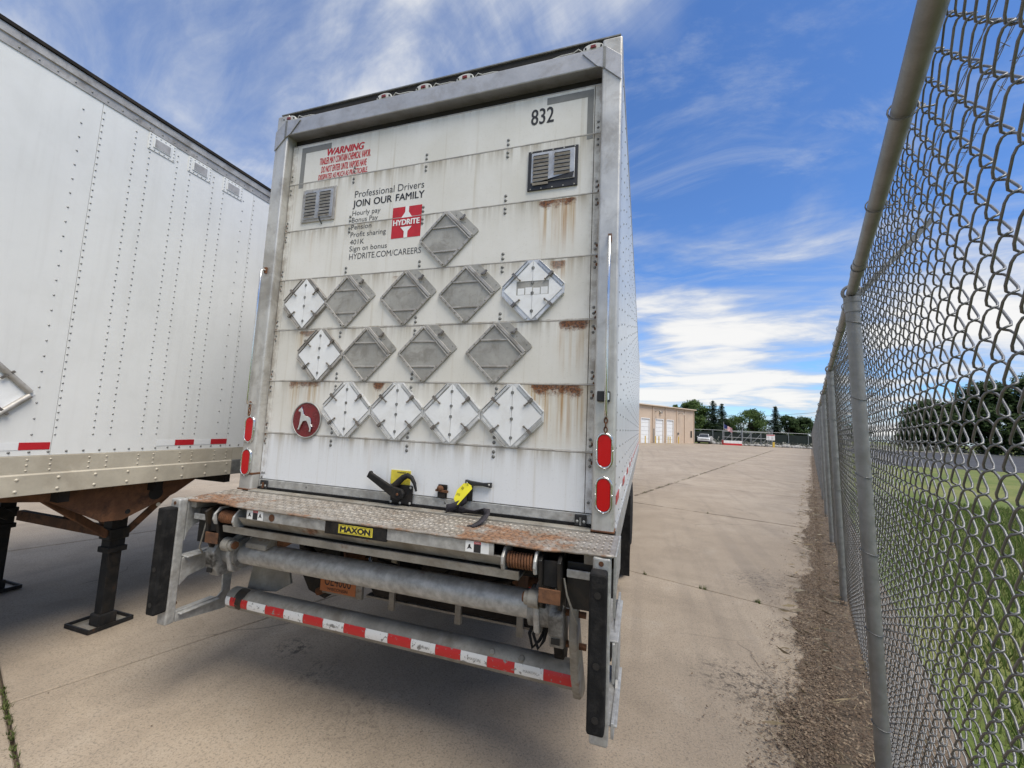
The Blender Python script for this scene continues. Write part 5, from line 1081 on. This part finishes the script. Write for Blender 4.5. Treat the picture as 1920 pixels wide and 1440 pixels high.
for fr in (0.35, 0.65, 0.95):
    y, z = -0.02 - 0.32 * fr, FH - 0.03 + 0.36 * fr + 0.012
    for ph in (0, math.pi): b.tube([(-7 + 0.03 * k, y + 0.0022 * math.cos(k * .9 + ph), z + 0.0022 * math.sin(k * .9 + ph) - 0.012 * math.sin(math.pi * ((-7 + .03 * k + 6.4) % 3.2) / 3.2)) for k in range(1000)], 0.0013, 3)
    k = -7.0
    while k < 10:
        zz = z - 0.012 * math.sin(math.pi * ((k + 6.4) % 3.2) / 3.2)
        for q_ in range(2): a = R.uniform(0, 3.14); b.tube([(k + .004 * q_ - .003, y - .016 * math.cos(a), zz - .016 * math.sin(a)), (k + .004 * q_, y, zz), (k + .004 * q_ + .003, y + .016 * math.cos(a), zz + .016 * math.sin(a))], 0.0011, 3)
        k += 0.125
stuff(b.obj('barbed_wire', 'wire', FE_))

# ================================================================== garage building at the end of the yard
LB0 = Vector((0.6, 60.5, 0)); BU = Vector((0.5357446, 0.84438008, 0)); BRZ = math.atan2(BU.y, BU.x)
BD = thing('garage_building', 'tan metal-sided garage building with white overhead doors at the end of the yard', 'building', tuple(LB0)); BD.rotation_euler = (0, 0, BRZ)
BH = 5.62; U1 = 17.15; U0 = -18.0
doors = [(-11.6, -9.4), (-8.0, -5.8), (-4.4, -2.2), (1.05, 3.23), (5.0, 7.15), (8.26, 10.22)]; DH = 3.62
segs = [U0] + [v for d_ in doors for v in d_] + [U1]
for a, c in zip(segs[::2], segs[1::2]):
    b = MB(); b.box(a, c, 0, 0.20, 0, DH); b.obj('wall', 'siding', BD)
b = MB(); b.box(U0, U1, 0, 0.20, DH + 0.001, BH); b.obj('wall', 'siding', BD)
b = MB(); b.box(U1 - 0.2, U1 - 0.001, 0.201, 22, 0, BH); b.obj('end_wall', 'siding', BD)
b = MB(); b.box(U0, U0 + .2, 0.201, 22, 0, BH); b.obj('end_wall', 'siding', BD)
b = MB(); x = U0 + .1
while x < U1:
    ind = any(a - .12 < x < c + .12 for a, c in doors)
    b.box(x, x + 0.05, -0.03, -0.001, DH + 0.12 if ind else 0.02, BH); x += 0.305
stuff(b.obj('siding_ribs', 'siding', BD))
b = MB(); b.prism([(-0.30, BH + 0.001), (22.3, BH + 0.6), (22.3, BH + 0.75), (-0.30, BH + 0.16)], 0, U0 - .2, U1 + .2); b.obj('roof', 'roof_edge', BD)
b = MB(); b.box(U0, U1 + .15, -0.42, -0.31, BH + .02, BH + .17); b.obj('gutter', 'siding_trim', BD)
for a, c in doors:
    b = MB(); b.box(a - .11, a - .001, -0.05, 0.15, 0, DH + .11); b.box(c + .001, c + .11, -0.05, 0.15, 0, DH + .11); b.box(a, c, -0.05, 0.15, DH + .002, DH + .11); fr = b.obj('door_frame', 'garage_white', BD)
    for k in range(6): b = MB(); b.box(a, c, 0.08, 0.13, 0.01 + k * DH / 6, (k + 1) * DH / 6 - 0.015); b.obj('door_panel', 'garage_white', fr, 0.01)
for u_ in (4.06, 7.72, 11.2, 13.82, 16.95):
    b = MB(); b.box(u_ - .06, u_ + .06, -0.14, -0.032, 0.1, BH); b.obj('downspout', 'siding_trim', BD)
for u_ in (4.75, 11.75):
    b = MB(); b.tube([(u_, 0, 4.75), (u_, -0.35, 4.95), (u_ + .2, -0.7, 4.95), (u_ + .3, -0.8, 4.85)], 0.05, 6); lmp = b.obj('wall_lamp', 'roof_edge', BD)
    b = MB(); b.cyl((u_ + .3, -0.8, 4.86), (u_ + .3, -0.8, 4.70), 0.10, 10, 0.24); b.obj('lamp_shade', 'roof_edge', lmp)
b = MB(); b.box(5.95, 6.35, -0.35, -0.031, 4.6, 4.95); b.obj('wall_vent', 'rivet_grey', BD)
b = MB(); b.box(15.9, 16.35, -0.06, -0.031, 1.0, 2.1); b.obj('window', 'dark_gap', BD)
b = MB(); b.box(11.55, 11.75, -0.2, -0.031, 1.4, 1.75); b.obj('meter_box', 'rivet_grey', BD)
b = MB(); b.box(4.3, 4.6, -0.06, -0.031, 0.05, 2.2); b.obj('side_door', 'rivet_grey', BD)
bm_ = None
BL = ['yellow bollard left of the nearest visible overhead door', 'yellow bollard right of the nearest visible overhead door', 'yellow bollard left of the middle overhead door', 'yellow bollard between the middle and far overhead doors, nearer one', 'yellow bollard between the middle and far overhead doors, farther one', 'yellow bollard right of the farthest overhead door']
for k, u_ in enumerate((1.0, 3.75, 4.7, 7.35, 7.95, 10.55)):
    if bm_ is None:
        b = MB(); b.cyl((0, 0, 0), (0, 0, 1.05), 0.075, 14); b.ball((0, 0, 1.05), .075, .075, .05, 14, 6); bm_ = b.mesh('bollard', 'bollard_yellow')
    o = link('bollard', bm_); o.location = LB0 + BU * u_ + Vector((BU.y, -BU.x, 0)) * 0.75; tag(o, BL[k], 'bollard', 'yellow bollards by the garage doors')

# ================================================================== parked white vehicle
CR = thing('parked_car', 'white sport utility vehicle parked beyond the corner of the garage', 'car', (11.75, 77.6, 0.03)); CR.rotation_euler = (0, 0, math.radians(-10))
b = MB(); b.prism([(-2.35, 0.42), (-2.38, 0.80), (-2.15, 1.04), (-1.0, 1.10), (2.35, 1.08), (2.40, 0.45)], 0, -0.95, 0.95); b.obj('body', 'car_white', CR, 0.09, 3)
b = MB(); b.add([(-.88, -1.15, 1.08), (.88, -1.15, 1.08), (.70, -.35, 1.66), (-.70, -.35, 1.66), (-.88, 2.2, 1.08), (.88, 2.2, 1.08), (.70, 1.9, 1.70), (-.70, 1.9, 1.70)], [(0, 1, 2, 3), (5, 4, 7, 6), (3, 2, 6, 7), (1, 5, 6, 2), (4, 0, 3, 7)]); b.obj('cabin', 'car_white', CR, 0.06, 2)
b = MB(); b.add([(-.80, -1.125, 1.125), (.80, -1.125, 1.125), (.655, -.435, 1.625), (-.655, -.435, 1.625)], [(0, 1, 2, 3)]); o = b.obj('windscreen', 'car_glass', CR); o.location = (0, -0.012, 0.012)
for sx in (-1, 1):
    b = MB(); b.add([(sx * .89, -.95, 1.13), (sx * .89, 2.05, 1.13), (sx * .73, 1.8, 1.60), (sx * .73, -.30, 1.60)], [(0, 1, 2, 3)]); o = b.obj('side_glass', 'car_glass', CR); o.location = (sx * .008, 0, 0)
    b = MB(); b.box(min(sx * .55, sx * .88), max(sx * .55, sx * .88), -2.415, -2.36, .78, .93); b.obj('headlight', 'chrome', CR, 0.02)
    b = MB(); b.box(min(sx * .96, sx * 1.12), max(sx * .96, sx * 1.12), -.85, -.72, 1.10, 1.26); b.obj('mirror', 'car_white', CR, 0.03)
    for y in (-1.45, 1.45):
        b = MB(); b.cyl((sx * .72, y, .36), (sx * .965, y, .36), .36, 20); w_ = b.obj('wheel', 'tyre', CR); b = MB(); b.cyl((sx * .966, y, .36), (sx * .975, y, .36), .22, 14); b.obj('rim', 'chrome', w_)
b = MB(); b.box(-.52, .52, -2.41, -2.37, .72, .93); b.obj('grille', 'rivet_light', CR, 0.02)
b = MB(); b.box(-.93, .93, -2.45, -2.30, .30, .52); b.obj('front_bumper', 'black_plastic', CR, 0.04)
# ================================================================== far end: fence, gate, signs, plough
PF0, PF1 = Vector((10.4, 79.6, 0)), Vector((30.6, 82.2, 0)); pd = (PF1 - PF0).normalized(); PL = (PF1 - PF0).length
PF = thing('perimeter_fence', 'far perimeter fence with dark green privacy screen closing the yard', 'fence', tuple(PF0)); PF.rotation_euler = (0, 0, math.atan2(pd.y, pd.x))
k = 0.0
while k < PL: b = MB(); b.cyl((k, 0, 0), (k, 0, 2.6), 0.05, 8); b.obj('post', 'pipe_grey', PF); k += 3.1
b = MB(); b.cyl((0, 0, 2.5), (PL, 0, 2.5), 0.035, 8); b.obj('top_rail', 'pipe_grey', PF)
k = 0.0
while k < PL - .1: b = MB(); b.box(k + .06, min(k + 3.04, PL), 0.06, 0.08, 0.15, 2.15); b.obj('screen_panel', 'screen_green', PF); k += 3.1
GT = thing('sliding_gate', 'grey truss-frame sliding gate standing in front of the far perimeter fence', 'gate', (14.9, 79.0, 0)); GT.rotation_euler = (0, 0, math.radians(3))
GL = 7.6
for z in (0.25, 1.35, 2.35): b = MB(); b.cyl((0, 0, z), (GL, 0, z), 0.045, 8); b.obj('gate_rail', 'pipe_grey', GT)
for k in range(6): b = MB(); b.cyl((k * GL / 5, 0, 0.03), (k * GL / 5, 0, 2.35), 0.045, 8); b.obj('gate_upright', 'pipe_grey', GT)
for k in range(5): b = MB(); b.cyl((k * GL / 5, 0, 0.25), ((k + 1) * GL / 5, 0, 2.1), 0.035, 8); b.obj('gate_diagonal', 'pipe_grey', GT)
for x in (3.15, 7.75): b = MB(); b.cyl((x, -0.12, 0), (x, -0.12, 2.95), 0.085, 10); b.obj('gate_post', 'pipe_grey', GT)
FP = thing('flag_pole', 'grey flag pole with a striped flag near the far gate', 'flag pole', (14.75, 76.9, 0))
b = MB(); b.cyl((0, 0, 0), (0, 0, 3.95), 0.07, 10, 0.045); b.obj('pole', 'pipe_grey', FP)
b = MB(); n = 12; b.add([(0.06 + 1.25 * i / n, 0.10 * math.sin(i * .9), (3.55 if j else 2.75) - 0.055 * i) for i in range(n + 1) for j in (0, 1)], [(2 * i, 2 * i + 2, 2 * i + 3, 2 * i + 1) for i in range(n)], True); b.obj('flag', 'flag_cloth', FP)
PW = thing('snow_pusher', 'white and red snow pusher box lying at the edge of the concrete', 'snow plough', (14.55, 75.8, 0)); PW.rotation_euler = (0, 0, math.radians(8))
b = MB(); b.box(0, 2.9, 0, 0.05, 0.32, 0.78); b.obj('blade', 'plow_white', PW, 0.02); b = MB(); b.box(0, 2.9, -0.03, 0.05, 0.02, 0.318); b.obj('cutting_edge', 'plow_red', PW, 0.01)
for x in (0.0, 2.82): b = MB(); b.box(x, x + .08, 0.051, 1.0, 0.02, 0.8); b.obj('side_plate', 'plow_red', PW)
SB = thing('yard_sign', 'white notice board with a red heading on a post by the far gate', 'sign', (21.95, 77.4, 0))
b = MB(); b.box(-0.62, 0.62, -0.02, 0.02, 1.15, 2.10); sb = b.obj('board', 'letter_white', SB); b = MB(); b.box(-0.58, 0.58, -0.027, -0.0205, 1.92, 2.06); b.obj('heading', 'letter_red', sb)
for x, z in ((-.4, 1.72), (-.4, 1.55), (.22, 1.72), (.22, 1.52), (-.35, 1.32), (.22, 1.34)): b = MB(); b.box(x - .14, x + .20, -0.026, -0.0205, z - .025, z + .03); b.obj('print_line', 'rivet_grey', sb)
for x in (-.42,): b = MB(); b.cyl((x, 0.06, 0), (x, 0.06, 2.0), 0.05, 8); b.obj('sign_post', 'pipe_grey', SB)
b = MB(); b.box(22.15, 22.45, 77.0, 77.25, 0.0, 0.85); tag(b.obj('marker_box', 'bollard_yellow', None, 0.03), 'yellow utility marker box under the notice board', 'utility box')
b = MB(); b.ball((12.95, 78.6, 0.55), 0.42, 0.3, 0.82, 10, 8, 0.10); tag(b.obj('standing_stone', 'stone'), 'upright grey stone beside the white parked vehicle', 'stone')
rk = []
def rock(c, r_, name, label, cat, grp):
    b = MB(); b.ball((0, 0, 0), r_ * R.uniform(.8, 1.3), r_ * R.uniform(.7, 1), r_ * R.uniform(.55, .8), 8, 6, 0.18); o = b.obj(name, 'stone'); o.location = (c[0], c[1], r_ * .35); return tag(o, label, cat, grp)
for k in range(26):
    x = 13.4 + k * 0.64 + R.uniform(-.2, .2); rock((x, 78.0 + (x - 13.4) * 0.10 + R.uniform(-.35, .35)), R.uniform(.28, .5), 'boulder', 'grey boulder in the stone row along the far gate and fence', 'boulder', 'boulders along the far fence')
b = MB(); vs = []; fs = []
for k in range(3200):
    x = R.uniform(12.8, 30.2); y = 78.9 + (x - 13.4) * .12 + R.gauss(0, .35); z = abs(R.gauss(0, .34)); o = len(vs); r_ = R.uniform(.05, .13)
    vs += [(x + R.gauss(0, r_), y + R.gauss(0, r_), z + R.gauss(0, r_)) for q_ in range(3)]; fs.append((o, o + 1, o + 2))
b.add(vs, fs); tag(stuff(b.obj('sage_scrub', 'sage')), 'pale grey-green scrub along the foot of the far fence', 'scrub')

# ================================================================== trees
def leafball(vs, fs, c, r_, n, sz, flat=1.0):
    for k in range(n):
        while True:
            p = Vector((R.uniform(-1, 1), R.uniform(-1, 1), R.uniform(-1, 1)))
            if 0.25 < p.length < 1: break
        p = p * (0.55 + 0.45 * R.random()); q_ = Vector((c[0] + p.x * r_, c[1] + p.y * r_, c[2] + p.z * r_ * flat))
        a = Vector((R.gauss(0, 1), R.gauss(0, 1), R.gauss(0, 1))).normalized(); b_ = a.orthogonal().normalized() * sz * R.uniform(.6, 1.2); a = a * sz * R.uniform(.6, 1.2); o = len(vs)
        vs += [q_ - a * .6, q_ + b_ * .6, q_ + a, q_ - b_ * .6]; fs.append((o, o + 1, o + 2, o + 3))
def broad_tree(loc, H, Wd, label, m='leaf_mid', clumps=34, per=120, sz=0.28, base=0.12, group='trees beyond the yard'):
    t = thing('broadleaf_tree', label, 'tree', loc, group); b = MB()
    b.tube([(0, 0, -0.1), (0.05, 0.03, H * .25), (-.04, .05, H * .5), (.05, 0, H * .78)], [H * .028, H * .022, H * .015, H * .006], 8)
    vs, fs = [], []
    for k in range(clumps):
        u_ = R.random() ** .8; z = H * (base + (0.90 - base) * u_); rad = Wd * .5 * math.sqrt(max(.05, 1 - (2 * (u_ - .42)) ** 2 * .75)) * R.uniform(.35, .86); a = R.uniform(0, 6.283)
        c = (rad * math.cos(a), rad * math.sin(a), z); rr = Wd * R.uniform(.11, .19)
        if k % 3 == 0: b.tube([(0, 0, H * (.2 + .4 * u_)), (c[0] * .5, c[1] * .5, (H * (.2 + .4 * u_) + z) / 2), c], [H * .010, H * .007, H * .003], 5)
        leafball(vs, fs, c, rr, per, sz, .8)
    b.obj('trunk', 'bark', t); b = MB(); b.add(vs, fs); b.obj('crown', m, t); return t
def spruce(loc, H, Wd, label, group='trees beyond the yard'):
    t = thing('spruce_tree', label, 'tree', loc, group); b = MB(); b.cyl((0, 0, -.1), (0, 0, H * .97), H * .018, 8, H * .003); vs, fs = [], []
    z = H * .06
    while z < H * .97:
        rad = Wd * .5 * (1 - (z / H)) ** .85 + .1
        nb = R.randint(6, 9)
        for k in range(nb):
            a = R.uniform(0, 6.283); L_ = rad * R.uniform(.65, 1.15); m_ = max(4, int(L_ * 9))
            for i in range(m_):
                f = (i + .5) / m_; c = Vector((math.cos(a) * L_ * f, math.sin(a) * L_ * f, z - .25 * L_ * f + .12 * L_ * f * f))
                for q_ in range(3):
                    s_ = .20 * (1.2 - .5 * f); o = len(vs); d_ = Vector((R.gauss(0, 1), R.gauss(0, 1), R.gauss(-.3, .5))).normalized() * s_ * 1.6; e_ = d_.orthogonal().normalized() * s_ * .6
                    vs += [c - d_ * .5, c + e_, c + d_, c - e_]; fs.append((o, o + 1, o + 2, o + 3))
        z += H * .035
    b.obj('trunk', 'bark', t); b = MB(); b.add(vs, fs); b.obj('crown', 'needle', t); return t
broad_tree((12.6, 101, 0), 9.6, 9.5, 'wide green tree rising behind the end of the garage', 'leaf_mid', 70, 190, .24, .02)
broad_tree((9.4, 106, 0), 9.6, 5.2, 'slim tree top showing just above the garage roof corner', 'leaf_mid', 30, 120, .25, .1)
spruce((16.3, 99, 0), 9.7, 7.4, 'taller of the two dark spruces standing behind the flag pole')
spruce((18.5, 101.5, 0), 9.2, 6.0, 'shorter narrow dark spruce to the right of the taller spruce behind the flag pole')
broad_tree((24.0, 101, 0), 7.8, 9.6, 'broad light green tree behind the middle of the sliding gate', 'leaf_mid', 62, 170, .22, .05)
spruce((28.5, 99, 0), 8.7, 5.2, 'lone dark spruce standing behind the notice board')
broad_tree((31.2, 100, 0), 6.7, 5.6, 'dark round tree just right of the lone spruce', 'leaf_dark', 54, 170, .20, .0)
broad_tree((34.3, 101, 0), 6.5, 5.6, 'round green tree nearest to the end of the chain link fence', 'leaf_dark', 54, 170, .20, .0)
broad_tree((38.0, 112, 0), 6.4, 4.0, 'small tree peeping out at the vanishing end of the chain link fence', 'leaf_dark', 24, 110, .22, .0)
broad_tree((20.4, 108, 0), 5.6, 7.0, 'low dark tree filling the gap between spruces and the broad light tree', 'leaf_dark', 40, 150, .24, .0)
for i, (x, y, H, Wd, lb) in enumerate(((61.5, 111, 11.5, 11, 'lowest leftmost of the dark trees seen through the fence across the road'), (69.0, 108, 15.5, 12, 'second dark tree from the left across the road behind the fence'), (77.5, 106, 18.5, 13, 'tallest dark tree seen through the fence across the road'), (86.5, 105, 17.5, 13, 'dark tree directly right of the tallest one across the road'), (96.0, 104, 17.0, 14, 'dark tree across the road at the right edge of the view'))):
    broad_tree((x, y, 0), H, Wd * 1.15, lb, 'leaf_dark', 100, 230, .40, .0, 'trees across the road')
for i, (x, y, H, Wd, lb) in enumerate(((70, 165, 8.0, 11, 'low distant tree seen through the fence, left of the big dark trees'), (82, 160, 7.0, 10, 'farther low tree seen through the fence beside the big dark trees'))):
    broad_tree((x, y, 0), H, Wd, lb, 'leaf_dark', 26, 90, .5, .0, 'trees across the road')
b = MB(); vs = []; fs = []
for k in range(2600):
    x = R.uniform(44, 125); y = 106.2 + R.gauss(0, .7); z = abs(R.gauss(0, .7)); o = len(vs); r_ = R.uniform(.12, .3)
    vs += [(x + R.gauss(0, r_), y + R.gauss(0, r_), z + R.gauss(0, r_)) for q_ in range(3)]; fs.append((o, o + 1, o + 2))
b.add(vs, fs); tag(stuff(b.obj('roadside_scrub', 'sage')), 'grey scrub along the far kerb under the big dark trees', 'scrub')
UP = thing('utility_line', 'thin overhead cable strung from a pole across the far trees', 'overhead cable', (84, 118, 0))
b = MB(); b.cyl((0, 0, 0), (0, 0, 15.5), 0.16, 10, 0.11); b.obj('pole', 'bark', UP)
b = MB(); b.tube([(0, 0, 15.2), (-18, -2, 11.2), (-40, -6, 8.3), (-54, -10, 6.6), (-64, -13, 6.0)], 0.035, 5); b.obj('cable', 'cable_black', UP)
